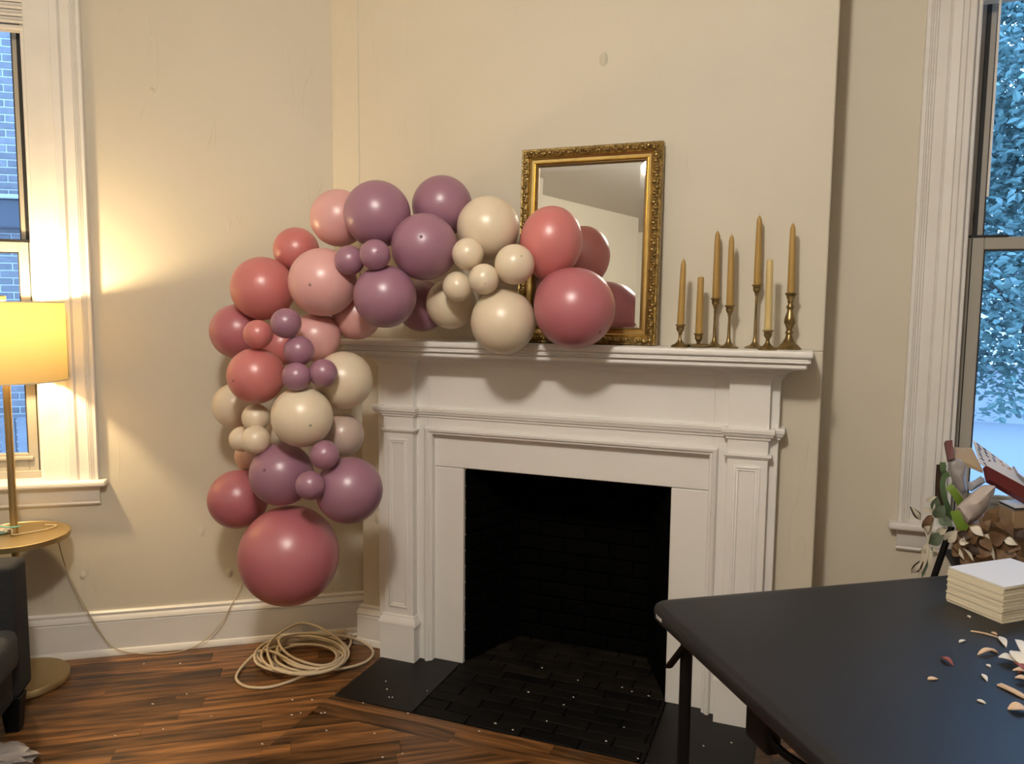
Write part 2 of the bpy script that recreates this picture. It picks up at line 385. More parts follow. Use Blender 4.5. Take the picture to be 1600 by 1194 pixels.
while d < 3.3:
    s = -1.25 + random.uniform(-.9, 0); g = .0006
    while s < 2.3:
        ln = random.uniform(.75, 1.5); e = min(s + ln, 2.3)
        if e > -1.25:
            q = [LF @ Vector((x, -y, 0)) for x, y in ((max(s, -1.25) + g, d + g), (e - g, d + g), (e - g, d + BW - g), (max(s, -1.25) + g, d + BW - g))]
            q = [(p.x, p.y) for p in q]
            q = clip(q, 0, 1, 2.845)
            for pc in (clip(q, 1, 0, bx0), clip(clip(clip(q, -1, 0, -bx0), 1, 0, bx1), 0, 1, by), clip(q, -1, 0, -bx1)):
                pc = clip(pc, 1, 0, 2.25) if len(pc) > 2 else pc
                if len(pc) > 2: board(pc); nb += 1
        s = e
    d += BW; row += 1
for (ya, yb, xs) in ((HY - FB1, HY, (bx0, -.75, bx1)), (by, HY - FB1, (bx0, -1.1, bx1))):
    for i in range(len(xs) - 1): board([(xs[i] + .0006, ya + .0006), (xs[i + 1] - .0006, ya + .0006), (xs[i + 1] - .0006, yb - .0006), (xs[i] + .0006, yb - .0006)], m='woodb')
board([(bx0, HY), (HX0, HY), (HX0, 2.80), (bx0, 2.80)]); board([(HX1, HY), (bx1, HY), (bx1, 2.80), (HX1, 2.80)])

# hearth and firebox
hearth = struct(MB().box(HX0, HX1, HY, 2.86, -.05, -.001).box(-1.36, -.38, 2.86, 3.3, -.05, -.001).build('floor_hearth', M['mortar']))
HZ = .004
for a, b in ((HX0, -1.305), (-.44, HX1)):
    MB().box(a + .001, b - .001, HY + .001, 2.845, -.002, HZ).build('hearth_slab', M['hearthslab'], hearth, bevel=.0015)
bm_h = {}
def brick_mesh(key, dx, dy, dz, m, bev=.003):
    if key not in bm_h: bm_h[key] = MB().box(-dx / 2, dx / 2, -dy / 2, dy / 2, -dz / 2, dz / 2).mesh('brick', m, bevel=bev)
    return bm_h[key]
nr = 7; bh = (2.845 - HY) / nr
for r in range(nr):
    x = -1.305 - (.105 if r % 2 else 0)
    while x < -.44:
        a = max(x, -1.305); b = min(x + .211, -.44)
        if b - a > .012:
            me = brick_mesh(('h', round(b - a, 3)), b - a - .006, bh - .006, .012, M['hearth'], .002)
            place('brick', me, hearth, ((a + b) / 2, HY + (r + .5) * bh, HZ - .006 + random.uniform(-.0012, .0008)))
        x += .211
for r in range(6):                                    # firebox floor
    y0 = 2.85 + r * .0625; t = min(1, (y0 + .03 - 2.85) / .35)
    xa, xb = -1.34 + .125 * t, -.40 - .14 * t
    x = xa - (.1 if r % 2 else 0)
    while x < xb:
        a = max(x, xa); b = min(x + .205, xb)
        if b - a > .012:
            me = brick_mesh(('f', round(b - a, 3)), b - a - .006, .0565, .012, M['ashfloor'], .002)
            place('brick', me, hearth, ((a + b) / 2, y0 + .031, HZ - .007 + random.uniform(-.0015, .001)))
        x += .205
FBY = 3.20
mb = MB(); th = .03
cl = [(-1.300, 2.862), (-1.178, FBY), (-.580, FBY), (-.440, 2.862)]
mb.prism([cl[0], cl[1], (cl[1][0] - .1, FBY + .1), (cl[0][0] - .1, 2.862)], 0, 1.0)
mb.prism([cl[3], (cl[3][0] + .1, 2.862), (cl[2][0] + .1, FBY + .1), cl[2]], 0, 1.0)
mb.prism([(cl[1][0] - .1, FBY), (cl[2][0] + .1, FBY), (cl[2][0] + .1, FBY + .1), (cl[1][0] - .1, FBY + .1)], 0, 1.0)
mb.box(-1.40, -.34, 2.862, FBY + .1, 1.0, 1.05)
fire = struct(mb.build('wall_firebox', M['mortar']))
def brick_face(p0, p1, courses, z0=.004, ch=.069, inward=(0, -1)):
    p0 = Vector((*p0, 0)); p1 = Vector((*p1, 0)); dr = (p1 - p0); ln = dr.length; dr.normalize(); ang = math.atan2(dr.y, dr.x)
    for r in range(courses):
        x = -.105 if r % 2 else 0
        while x < ln:
            a = max(0, x); b = min(ln, x + .21)
            if b - a > .03:
                me = brick_mesh(('w', round(b - a, 3)), b - a - .008, .022, ch - .008, M['soot'], .003)
                c = p0 + dr * ((a + b) / 2) + Vector((*inward, 0)) * random.uniform(-.002, .002)
                place('brick', me, fire, (c.x, c.y, z0 + (r + .5) * ch), (0, 0, ang))
            x += .21
brick_face(cl[1], cl[2], 13); brick_face(cl[0], cl[1], 13); brick_face(cl[2], cl[3], 13)

# ------------------------------------------------------------------ baseboards
def base_profile(h=.192, t=.02):
    return [(0, 0), (t + .014, 0), (t + .014, .010), (t + .006, .024), (t, .026), (t, h - .05), (t - .004, h - .046), (t + .002, h - .04), (t - .001, h - .025), (t - .007, h - .018), (t - .005, h - .006), (t - .012, h), (0, h)]
pr = [(-o, z) for o, z in base_profile()]
pl = lambda a, b, h: (a, b, h)
mb = MB().sweep([(-1.2, 0), (1.335, 0)], [(-o, z) for o, z in base_profile()], pl)
struct(mb.build('baseboard_left', M['trim'], xf=LF, smooth=True))
mb = MB().sweep([(BXL, 2.99), (BXL, BY), (-1.684, BY)], [(-o, z) for o, z in base_profile(.178)], pl)
struct(mb.build('baseboard_breast_left', M['trim'], smooth=True))
mb = MB().sweep([(-.07, BY), (BXR, BY), (BXR, RY), (2.3, RY)], [(-o, z) for o, z in base_profile(.178)], pl)
struct(mb.build('baseboard_right', M['trim'], smooth=True))

# ------------------------------------------------------------------ windows (frame: x along wall, y into wall)
def casing_prof(w=.128):
    return [(0, 0), (0, -.026), (.003, -.029), (.013, -.029), (.015, -.022), (.020, -.028), (.023, -.022), (.028, -.028), (.031, -.022), (.036, -.027), (.039, -.021),
            (.072, -.020), (.074, -.014), (.079, -.020), (.082, -.025), (.108, -.027), (.112, -.022), (w, -.021), (w, 0)]
def window(n, xf, a, b, zs=.768, zm=1.752, co=.236):
    """a,b: sash span; casing outside of it."""
    root = bpy.data.objects.new('window_%d' % n, None); COL.objects.link(root); root['kind'] = 'structure'
    ORG[root.name] = Vector((0, 0, 0))
    zt = ZT - .05
    for sgn in (-1, 1):
        gw = co - .118; e = a - co if sgn < 0 else b + co
        p = [(e - sgn * q[0], q[1]) for q in casing_prof()]
        MB().prism(p, zs - .002, zt + .18).build('casing', M['trim'], root, xf=xf, smooth=True)
        x0 = a - gw if sgn < 0 else b + gw
        j = MB(); i0, i1 = sorted((x0 + sgn * .012, x0 - sgn * (gw - .028))); j.box(i0, i1, -.012, .20, zs - .023, zt)
        i0, i1 = sorted((x0 - sgn * (gw - .035), x0 - sgn * (gw - .008))); j.box(i0, i1, .014, .20, zs - .023, zt)
        j.build('jamb', M['trim'], root, xf=xf, bevel=.004)
        e0 = a if sgn < 0 else b
        i0, i1 = sorted((e0 - sgn * .019, e0 - sgn * .034)); k0, k1 = sorted((e0 - sgn * .0105, e0 - sgn * .0145))
        MB().box(i0, i1, .1035, .1055, zm + .002, zt).box(k0, k1, .0635, .0655, zs + .024, zm - .001).build('track', M['gap'], root, xf=xf)
    MB().box(a - .1, b + .1, -.03, .2, zt, zt + .06).box(a - .2, b + .2, -.03, 0, zt + .05, zt + .19).build('head_casing', M['trim'], root, xf=xf, bevel=.004)
    st = MB().box(a - co - .03, b + co + .03, -.056, 0, zs - .025, zs).box(a - .085, b + .085, -.01, .17, zs - .048, zs)
    st.build('window_stool', M['trim'], root, xf=xf, bevel=.008, seg=2)
    ap = MB().prism_x([(q_[0], q_[1] + zs - .768) for q_ in ((0, .66), (-.012, .66), (-.018, .668), (-.014, .674), (-.020, .684), (-.020, .745), (0, .745))], a - co + .001, b + co - .001)
    ap.build('apron', M['trim'], root, xf=xf, smooth=True)
    MB().box(a - .02, b + .02, .06, .20, zs - .008, zs + .032).build('sill_strip', M['sash'], root, xf=xf, bevel=.003)
    for (zb, zt2, y0, nm) in ((zs + .022, zm, .065, 'lower_sash'), (zm - .035, zt, .105, 'upper_sash')):
        y1 = y0 + .034; sw = .052
        s_ = MB().box(a, a + sw, y0, y1, zb, zt2).box(b - sw, b, y0, y1, zb, zt2)
        tr = .042; br = .085 if nm == 'lower_sash' else .04
        s_.box(a + sw, b - sw, y0, y1, zb, zb + br).box(a + sw, b - sw, y0, y1, zt2 - tr, zt2)
        if nm == 'lower_sash': s_.box(a + .03, b - .03, y0 - .016, y0, zb + .058, zb + .072)
        so = s_.build(nm, M['sash'], root, xf=xf, bevel=.003)
        MB().box(a + sw - .004, b - sw + .004, y0 + .015, y0 + .019, zb + br - .004, zt2 - tr + .004).build('pane', M['glass'], so, xf=xf)
        g = MB(); k = .005
        g.box(a + sw, a + sw + k, y0 + .006, y0 + .028, zb + br, zt2 - tr).box(b - sw - k, b - sw, y0 + .006, y0 + .028, zb + br, zt2 - tr)
        g.box(a + sw, b - sw, y0 + .006, y0 + .028, zt2 - tr - k, zt2 - tr)
        g.build('gasket', M['gap'], so, xf=xf)
        if nm == 'lower_sash':
            for xx in (a + .005, b - .125):
                MB().box(xx, xx + .12, y0 + .005, y0 + .04, zt2, zt2 + .010).build('tilt_latch', M['gap'], so, xf=xf, bevel=.002)
        else:
            for xx in (a + .018, b - .026):
                MB().box(xx, xx + .008, y0 - .005, y0 + .002, zm + .055, zm + .095).build('vent_latch', M['gap'], so, xf=xf, bevel=.002)
    return root
RF = Matrix.Translation((0, RY, 0))
window(1, LF, -.93, -.034)
window(2, RF, .523, 1.42, .737, 1.765, .182)

def blind(xf, a, b, zbot, label, wand=None):
    o3 = xf @ Vector(((a + b) / 2, .03, zbot))
    root = empty('window_blind', o3, label, 'blind')
    MB().box(a, b, .005, .055, ZT - .10, ZT - .052).build('head_rail', M['slat'], root, xf=xf, bevel=.003)
    MB().box(a, b, .004, .052, zbot, zbot + .018).build('bottom_rail', M['slat'], root, xf=xf, bevel=.004)
    z = zbot + .024; k = 0
    while z < ZT - .105:
        MB().prism_x([(.004 + .003 * (k % 2), z), (.028, z + .002), (.053, z), (.053, z + .009), (.028, z + .0115), (.002 + .003 * (k % 2), z + .0105)], a, b).build('slat', M['slat'], root, xf=xf)
        z += .0135; k += 1
    if wand:
        MB().tube([xf @ Vector((wand[0], -.02, ZT - .08)), xf @ Vector((wand[0], -.03, wand[1] + .3)), xf @ Vector((wand[0], -.03, wand[1]))], .004, 6).build('tilt_wand', M['slat'], root, smooth=True)
    return root
blind(LF, -.925, -.002, 2.572, 'white slatted blind drawn up at the top of the window beside the lamp')
blind(RF, .512, 1.44, 2.555, 'white slatted blind with a hanging wand above the window full of leaves', (.557, 1.895))

# ------------------------------------------------------------------ outside, left: neighbouring brick wall and a fence
bw = empty('brick_building', LF @ Vector((-1.1, 3.0, -.6)), 'blue-grey brick wall of the neighbouring house outside the left window', 'building')
MB().box(-4.2, 1.6, 3.012, 3.3, -.6, 5.2).build('mortar_wall', M['extmortar'], bw, xf=LF)
bm1 = MB().box(-.083, .083, -.012, .012, -.0225, .0225).mesh('brick', M['extbrick'], bevel=.003)
rest = MB(); ch = .054; nbk = 0
for r in range(104):
    z = -.55 + r * ch
    for k in range(32):
        s = -4.1 + k * .175 + (.0875 if r % 2 else 0)
        if -1.48 < s < -.72 and .15 < z < 3.7 and nbk < 290:
            c = LF @ Vector((s, 3.020 + random.uniform(-.001, .001), z)); place('brick', bm1, bw, c, (0, 0, LA)); nbk += 1
        else: rest.box(s - .083, s + .083, 3.008, 3.03, z - .0225, z + .0225)
o = rest.build('bricks', M['extbrick'], bw, xf=LF); o['kind'] = 'stuff'
MB().box(-4.2, 1.6, 2.90, 3.02, 2.05, 2.26).build('ledge', M['extband'], bw, xf=LF, bevel=.01)
MB().box(-4.2, 1.6, 2.87, 3.02, 2.26, 2.29).build('ledge_cap', M['extmortar'], bw, xf=LF, bevel=.005)
fn = empty('board_fence', LF @ Vector((-.8, 2.0, -.6)), 'grey upright board fence low outside the left window', 'fence')
bmf = MB().box(-.043, .043, -.01, .01, 0, 1.37).mesh('board', M['fence'], bevel=.003)
for k in range(16): place('board', bmf, fn, LF @ Vector((-1.55 + k * .1, 2.0, -.6)), (0, 0, LA))
MB().box(-1.65, .1, 2.012, 2.05, .2, .28).build('rail', M['fence'], fn, xf=LF)
struct(MB().box(-14, 16, 3.6, 40, -.9, -.6).build('ground_street', M['street']))

# outside, right: trees and a pale house
def tree(name, base, h, blobs, nleaf, label, lsize, seed):
    rnd = random.Random(seed); root = empty(name, base, label, 'tree')
    b = Vector(base); tr = MB()
    top = b + Vector((.15, .1, h))
    tr.tube(catmull([b, b + Vector((.05, 0, h * .3)), b + Vector((-.03, .05, h * .6)), top], 5), .10, 9, r1=.035)
    for (c, rad) in blobs: tr.tube(catmull([b + Vector((0, 0, h * .35)), (b + Vector((0, 0, h * .55)) + Vector(c)) / 2, Vector(c)], 4), .035, 6, r1=.01)
    tr.build('trunk', M['bark'], root, smooth=True)
    lf = MB()
    tot = sum(r[0] * r[1] * r[2] for _, r in blobs)
    for c, r in blobs:
        for _ in range(int(nleaf * r[0] * r[1] * r[2] / tot)):
            while True:
                q = Vector((rnd.uniform(-1, 1), rnd.uniform(-1, 1), rnd.uniform(-1, 1)))
                if .1 < q.length < 1: break
            p = Vector(c) + Vector((q.x * r[0], q.y * r[1], q.z * r[2]))
            L_ = lsize * rnd.uniform(.6, 1.2); e = Matrix.Rotation(rnd.uniform(0, 6.28), 3, 'Z') @ Matrix.Rotation(rnd.uniform(-.9, .9), 3, 'X') @ Matrix.Rotation(rnd.uniform(-1.2, .4), 3, 'Y')
            sh = [(0, 0, 0), (.3, .28, .04), (.7, .24, .03), (1, 0, -.08), (.7, -.24, .03), (.3, -.28, .04)]
            lf.add([p + e @ (Vector(t) * L_) for t in sh], [(0, 1, 2, 3), (0, 3, 4, 5)])
    o = lf.build('foliage', M['leafout'], root); o['kind'] = 'stuff'
tree('street_tree', (1.75, 6.6, -.6), 3.2, [((1.3, 6.2, 3.2), (1.1, .9, 1.0)), ((1.9, 6.6, 2.3), (1.2, .9, .9)), ((1.05, 6.0, 1.75), (.75, .6, .75)), ((1.15, 6.4, 4.4), (1.2, .9, .9)), ((1.25, 6.2, 1.15), (.85, .5, .42))], 32000,
     'leafy green tree close outside the right window', .068, 3)
tree('street_tree', (3.0, 9.6, -.6), 4.5, [((2.2, 9.2, 4.3), (1.8, 1.0, 1.6)), ((3.0, 9.5, 2.7), (1.7, 1.0, 1.1)), ((1.8, 9.4, 2.2), (1.0, .8, .9)), ((1.9, 9.7, 3.4), (1.3, .8, 1.1)), ((2.2, 9.9, 5.6), (1.6, .9, 1.0))], 24000,
     'paler leafy tree farther off behind the near tree outside the right window', .085, 5)
hs = empty('house_front', (4, 17, -.6), 'pale stucco house front across the street behind the trees', 'building')
MB().box(-4, 14, 17, 18, -.6, 3.0).build('wall', M['stucco'], hs)
for k in range(4):
    x = .6 + 2.4 * k
    f_ = MB().box(x, x + 1.1, 16.93, 17.02, .5, 2.2).build('window_frame', M['trim'], hs, bevel=.02)
    MB().box(x + .1, x + 1.0, 16.91, 16.94, .6, 2.1).build('pane', M['glass'], f_)

# ------------------------------------------------------------------ fireplace mantel
mt = empty('fireplace_mantel', (-.872, 2.80, 0), 'white painted wooden fireplace mantel with panelled pilasters and a long shelf', 'mantel')
FY = 2.82; SY = 2.846
MB().box(-1.684, -1.445, FY, BY, 0, 1.325).build('stile', M['mantel'], mt, bevel=.002)
MB().box(-.297, -.075, FY, BY, 0, 1.325).build('stile', M['mantel'], mt, bevel=.002)
MB().box(-1.445, -.297, FY, BY, .99, 1.325).build('frieze', M['mantel'], mt)
MB().box(-1.44, -1.297, SY, BY, 0, .838).build('jamb_board', M['mantel'], mt, bevel=.003)
MB().box(-.446, -.300, SY, BY, 0, .838).build('jamb_board', M['mantel'], mt, bevel=.003)
MB().box(-1.44, -.300, SY, BY, .840, .995).build('header_board', M['mantel'], mt, bevel=.003)
# inner architrave moulding
emb = lambda a, b, h: (a, FY - h + .028, b)
prf = [(0, 0), (0, .03), (.004, .034), (.009, .034), (.012, .040), (.016, .044), (.024, .046), (.029, .042), (.031, .033), (.031, 0)]
MB().sweep([(-1.428, 0), (-1.428, .978), (-.308, .978), (-.308, 0)], prf, emb).build('architrave', M['mantel'], mt, smooth=True)
# frieze moulding band, breaking forward round the pilasters
PLX = (-1.638, -1.500); PRX = (-.244, -.106)
def band_path(o=0.0):
    a = [(-1.684, BY)]
    return [(-1.684, BY), (-1.684, FY), (PLX[0], FY), (PLX[0], 2.785), (PLX[1], 2.785), (PLX[1], FY), (PRX[0], FY), (PRX[0], 2.785), (PRX[1], 2.785), (PRX[1], FY), (-.075, FY), (-.075, BY)]
bandp = [(0, 1.050), (.006, 1.050), (.007, 1.058), (.014, 1.062), (.016, 1.070), (.020, 1.074), (.021, 1.086), (.018, 1.090), (0, 1.090)]
MB().sweep(band_path(), [(-o, z) for o, z in bandp], pl).build('frieze_moulding', M['mantel'], mt, smooth=True)
corn = [(0, 1.258), (.004, 1.258), (.005, 1.268), (.012, 1.270), (.016, 1.280), (.026, 1.290), (.044, 1.298), (.060, 1.302), (.062, 1.312), (0, 1.312)]
MB().sweep(band_path(), [(-o, z) for o, z in corn], pl).build('cornice', M['mantel'], mt, smooth=True)
# shelf
sh = MB().box(-1.768, .025, 2.657, BY, 1.346, 1.369).build('shelf', M['mantel'], mt, bevel=.007, seg=3, smooth=True)
MB().box(-1.757, .014, 2.668, BY, 1.334, 1.346).build('bed_moulding', M['mantel'], sh, bevel=.003)
MB().box(-1.762, .019, 2.663, BY, 1.328, 1.335).build('bed_moulding', M['mantel'], sh, bevel=.003)
MB().box(-1.750, .007, 2.675, BY, 1.308, 1.328).build('bed_moulding', M['mantel'], sh, bevel=.005)
for (xa, xb) in (PLX, PRX):
    ps = MB().box(xa, xb, 2.785, FY + .004, .19, 1.26).build('pilaster', M['mantel'], mt, bevel=.0015)
    pth = [(xa - .014, FY), (xa - .014, 2.766), (xb + .014, 2.766), (xb + .014, FY)]
    MB().box(xa - .014, xb + .014, 2.765, FY + .004, 0, .160).build('plinth', M['mantel'], ps, bevel=.002)
    MB().sweep([(xa - .002, FY), (xa - .002, 2.783), (xb + .002, 2.783), (xb + .002, FY)], [(0, .157), (-.018, .157), (-.018, .165), (-.014, .172), (-.012, .180), (-.006, .186), (-.005, .196), (0, .2)], pl).build('plinth_cap', M['mantel'], ps, smooth=True)
    MB().sweep([(xa, FY), (xa, 2.785), (xb, 2.785), (xb, FY)], [(0, .983), (-.006, .983), (-.008, .988), (-.012, .990), (-.012, .997), (0, 1.0)], pl).build('necking', M['mantel'], ps, smooth=True)
    e2 = lambda a, b, h: (a, 2.785 - h, b)
    MB().sweep([(xa + .024, .228), (xb - .024, .228), (xb - .024, .955), (xa + .024, .955)], [(0, 0), (0, .0035), (.003, .006), (.008, .006), (.010, .002), (.016, .0045), (.019, 0)], e2, closed=True).build('panel_moulding', M['mantel'], ps, smooth=True)

# ------------------------------------------------------------------ gilt mirror, leaning
MX0, MX1, MH = -1.046, -.507, .735; LEAN = R(3.6)
mr_ = empty('wall_mirror', ((MX0 + MX1) / 2, 2.785, 1.3695), 'rectangular mirror in an ornate gilt frame leaning on the mantel shelf behind the balloons', 'mirror', rot=(-LEAN, 0, 0))
wv = (MX1 - MX0) / 2; ORG[mr_.name] = Vector((0, 0, 0))
e3 = lambda a, b, h: (a, -h, b)
rect = lambda q: [(-wv + q, q), (wv - q, q), (wv - q, MH - q), (-wv + q, MH - q)]
of = MB().sweep(rect(0), [(0, -.022), (0, .006), (.004, .012), (.008, .010), (.010, .014), (.020, .020), (.030, .014), (.032, .008), (.032, -.022)], e3, closed=True).build('outer_frame', M['gold'], mr_, smooth=True)
MB().sweep(rect(.032), [(0, -.02), (0, .006), (.004, .009), (.008, .006), (.010, .003), (.019, .001), (.021, -.003), (.024, -.001), (.026, -.006), (.026, -.02)], e3, closed=True).build('inner_frame', M['golds'], mr_, smooth=True)
MB().sweep(rect(.058), [(0, -.02), (0, -.004), (.003, -.003), (.006, -.005), (.007, -.009), (.007, -.02)], e3, closed=True).build('sight_edge', M['goldd'], mr_, smooth=True)
q = .063; bv = .020; a_, b_ = wv - q, MH - q
gm = MB().add([(-a_, .0125, q), (a_, .0125, q), (a_, .0125, b_), (-a_, .0125, b_), (-a_ + bv, .0105, q + bv), (a_ - bv, .0105, q + bv), (a_ - bv, .0105, b_ - bv), (-a_ + bv, .0105, b_ - bv),
               (-a_, .018, q), (a_, .018, q), (a_, .018, b_), (-a_, .018, b_)],
              [(4, 5, 6, 7), (0, 1, 5, 4), (1, 2, 6, 5), (2, 3, 7, 6), (3, 0, 4, 7), (8, 11, 10, 9), (0, 8, 9, 1), (1, 9, 10, 2), (2, 10, 11, 3), (3, 11, 8, 0)])
gm.build('mirror_glass', M['mirror'], mr_)
# cast scrollwork along the outer frame
orn = MB().lathe([(.0001, .003), (.0025, .0028), (.0048, .0012), (.0054, -.001)], seg=7)
scr = MB(); per = []
for (xa, za, xb, zb) in ((-wv + .02, .02, wv - .02, .02), (wv - .02, .02, wv - .02, MH - .02), (wv - .02, MH - .02, -wv + .02, MH - .02), (-wv + .02, MH - .02, -wv + .02, .02)):
    ln = math.hypot(xb - xa, zb - za); n = int(ln / .0105)
    for i in range(n):
        t = i / n; dx, dz = (xb - xa) / ln, (zb - za) / ln
        per.append((xa + (xb - xa) * t - dz * .0055 * math.sin(i * 1.9), za + (zb - za) * t + dx * .0055 * math.sin(i * 1.9), i))
for x, z, i in per:
    s_ = 1.15 + .4 * math.sin(i * 2.7)
    scr.add([(x + v.x * s_ * 1.15, -.0190 - v.z * s_ * 1.4, z + v.y * s_) for v in orn.v], orn.f)
scr.build('scrollwork', M['gold'], of, smooth=True)

# ------------------------------------------------------------------ balloons
def balloon_mesh(m):
    n = 40; pr_ = []
    for i in range(n + 1):
        th_ = math.pi * i / n; c = math.cos(th_); k = ((1 - c) / 2) ** 7
        pr_.append((math.sin(th_) * (1 - .10 * k) + 1e-5, c - .16 * k))
    me = MB().lathe(pr_, seg=56).mesh('balloon', m, smooth=True)
    for p in me.polygons: p.use_smooth = True
    return me
knot_prof = [(.0001, -1.10), (.035, -1.12), (.055, -1.17), (.03, -1.21), (.028, -1.23), (.075, -1.29), (.085, -1.30), (.06, -1.30), (.0001, -1.26)]
def spot_mesh(m): return MB().lathe([(.0001, 1.012), (.018, 1.010), (.036, 1.004), (.052, .9975), (.052, .99)], seg=16).mesh('tip', m, smooth=True)
BM = {}; KM = {}; SM = {}
for c in ('mauve', 'coral', 'rose', 'blush', 'cream', 'taupe', 'peach'):
    BM[c] = balloon_mesh(M['b_' + c]); KM[c] = MB().lathe(knot_prof, seg=14).mesh('knot', M['b_' + c], smooth=True); SM[c] = spot_mesh(M['s_' + c])
BAL = [
(-1.660,2.504,1.831,0.1066,'blush',None,'pale blush pink balloon at the left shoulder of the garland behind a mauve one'),
(-1.455,2.440,1.831,0.1198,'mauve',None,'large mauve balloon at the top left of the garland above two tiny mauve balloons'),
(-1.279,2.607,1.874,0.1120,'mauve',None,'mauve balloon highest in the garland, rearmost of the upper three'),
(-1.275,2.457,1.713,0.1182,'mauve',(658,370),'large mauve balloon at the front centre of the arch, left of the cream balloons'),
(-1.504,2.333,1.661,0.0519,'mauve',None,'tiny mauve balloon, left one of the pair under the top mauve balloon'),
(-1.384,2.304,1.677,0.0526,'mauve',(590,394),'tiny mauve balloon, right one of the pair under the top mauve balloon'),
(-1.387,2.374,1.537,0.1107,'mauve',None,'large mauve balloon below the tiny mauve pair, just over the left end of the shelf'),
(-1.412,2.699,1.506,0.1013,'mauve',None,'dark shaded mauve balloon resting back on the shelf between mauve and cream balloons'),
(-1.871,2.528,1.717,0.0885,'coral',None,'coral balloon half hidden at the upper left edge of the arch'),
(-1.644,2.374,1.587,0.1234,'blush',(484,445),'large blush pink balloon with a dark tip at the bend of the garland'),
(-1.923,2.390,1.565,0.1190,'coral',None,'large coral balloon at the outer left of the bend'),
(-2.055,2.403,1.400,0.1062,'rose',None,'dusty rose balloon at the left edge below the large coral balloon'),
(-1.813,2.222,1.400,0.0513,'coral',None,'tiny coral balloon beside a tiny mauve one below the large coral balloon'),
(-1.682,2.208,1.441,0.0523,'mauve',(459,493),'tiny mauve balloon just under the large blush pink balloon'),
(-1.655,2.241,1.345,0.0529,'mauve',None,'tiny mauve balloon, topmost of the three stacked above the front cream balloon'),
(-1.708,2.415,1.385,0.0917,'blush',None,'blush balloon behind the tiny mauve ones, near the left tip of the shelf'),
(-1.604,2.532,1.469,0.0949,'blush',None,'shaded blush balloon sitting at the left end of the mantel shelf'),
(-1.950,2.529,1.348,0.0829,'coral',None,'deep coral balloon buried inside the hanging part of the garland'),
(-1.849,2.250,1.248,0.1017,'coral',(364,595),'bright coral balloon at the front of the hanging part, left of the tiny mauve trio'),
(-1.640,2.205,1.257,0.0501,'mauve',(455,587),'tiny mauve balloon, lower left of the trio above the front cream balloon'),
(-1.570,2.262,1.268,0.0496,'mauve',None,'tiny mauve balloon, lower right of the trio above the front cream balloon'),
(-1.589,2.418,1.229,0.1072,'cream',None,'cream balloon just under the left end of the mantel shelf'),
(-2.113,2.446,1.102,0.0905,'cream',None,'cream balloon at the left edge behind the bright coral one'),
(-1.653,2.250,1.111,0.1081,'cream',(485,665),'large cream balloon with a dark tip at the front of the hanging part'),
(-1.879,2.281,1.090,0.0511,'cream',None,'tiny cream balloon, upper one of the three left of the front cream balloon'),
(-1.966,2.306,1.000,0.0475,'cream',None,'tiny cream balloon, lower left of the three beside the front cream balloon'),
(-1.841,2.230,1.017,0.0524,'cream',(390,703),'tiny cream balloon, lower right of the three beside the front cream balloon'),
(-1.895,2.418,1.018,0.0585,'cream',None,'small yellowish cream balloon squeezed behind the tiny cream ones'),
(-1.616,2.446,1.018,0.0820,'taupe',None,'taupe balloon at the right of the hanging part beside the pilaster'),
(-2.057,2.474,0.900,0.0710,'peach',None,'peach balloon peeping out behind the tiny cream ones'),
(-1.780,2.295,0.884,0.1160,'mauve',(413,735),'large mauve balloon low in the hanging part, left of two tiny mauve ones'),
(-1.551,2.236,0.984,0.0506,'mauve',None,'tiny mauve balloon, upper one of the two between the low mauve balloons'),
(-1.583,2.195,0.882,0.0503,'mauve',None,'tiny pinkish mauve balloon, lower one of the two between the low mauve balloons'),
(-1.515,2.333,0.841,0.1205,'mauve',None,'large mauve balloon low at the right, in front of the pilaster'),
(-2.040,2.362,0.749,0.1142,'rose',None,'dusty rose balloon low at the left edge of the hanging part'),
(-1.761,2.306,0.576,0.1842,'rose',None,'biggest dusty rose balloon, hanging lowest above the coiled cord'),
(-1.085,2.586,1.787,0.1134,'cream',None,'large cream balloon at the top of the cream cluster left of the mirror'),
(-1.111,2.467,1.686,0.0559,'cream',None,'tiny cream balloon, upper left of the cluster in front of the mirror side'),
(-1.156,2.480,1.574,0.0534,'cream',None,'tiny cream balloon, lower left of the cream cluster beside the mauve balloon'),
(-1.043,2.450,1.599,0.0531,'cream',(758,443),'tiny cream balloon with a dark tip in the middle of the cream cluster'),
(-0.945,2.488,1.650,0.0692,'cream',(815,400),'middle-sized cream balloon overlapping the coral balloon by the mirror'),
(-1.248,2.621,1.514,0.0945,'cream',None,'shaded cream balloon resting back on the shelf behind the tiny cream ones'),
(-1.005,2.540,1.452,0.1162,'cream',None,'large cream balloon hanging over the front edge of the mantel shelf'),
(-0.855,2.613,1.735,0.1179,'coral',None,'coral pink balloon in front of the mirror, upper one of the two'),
(-0.750,2.560,1.502,0.1401,'rose',(938,519),'big dusty rose balloon ending the garland on the shelf before the mirror'),
]
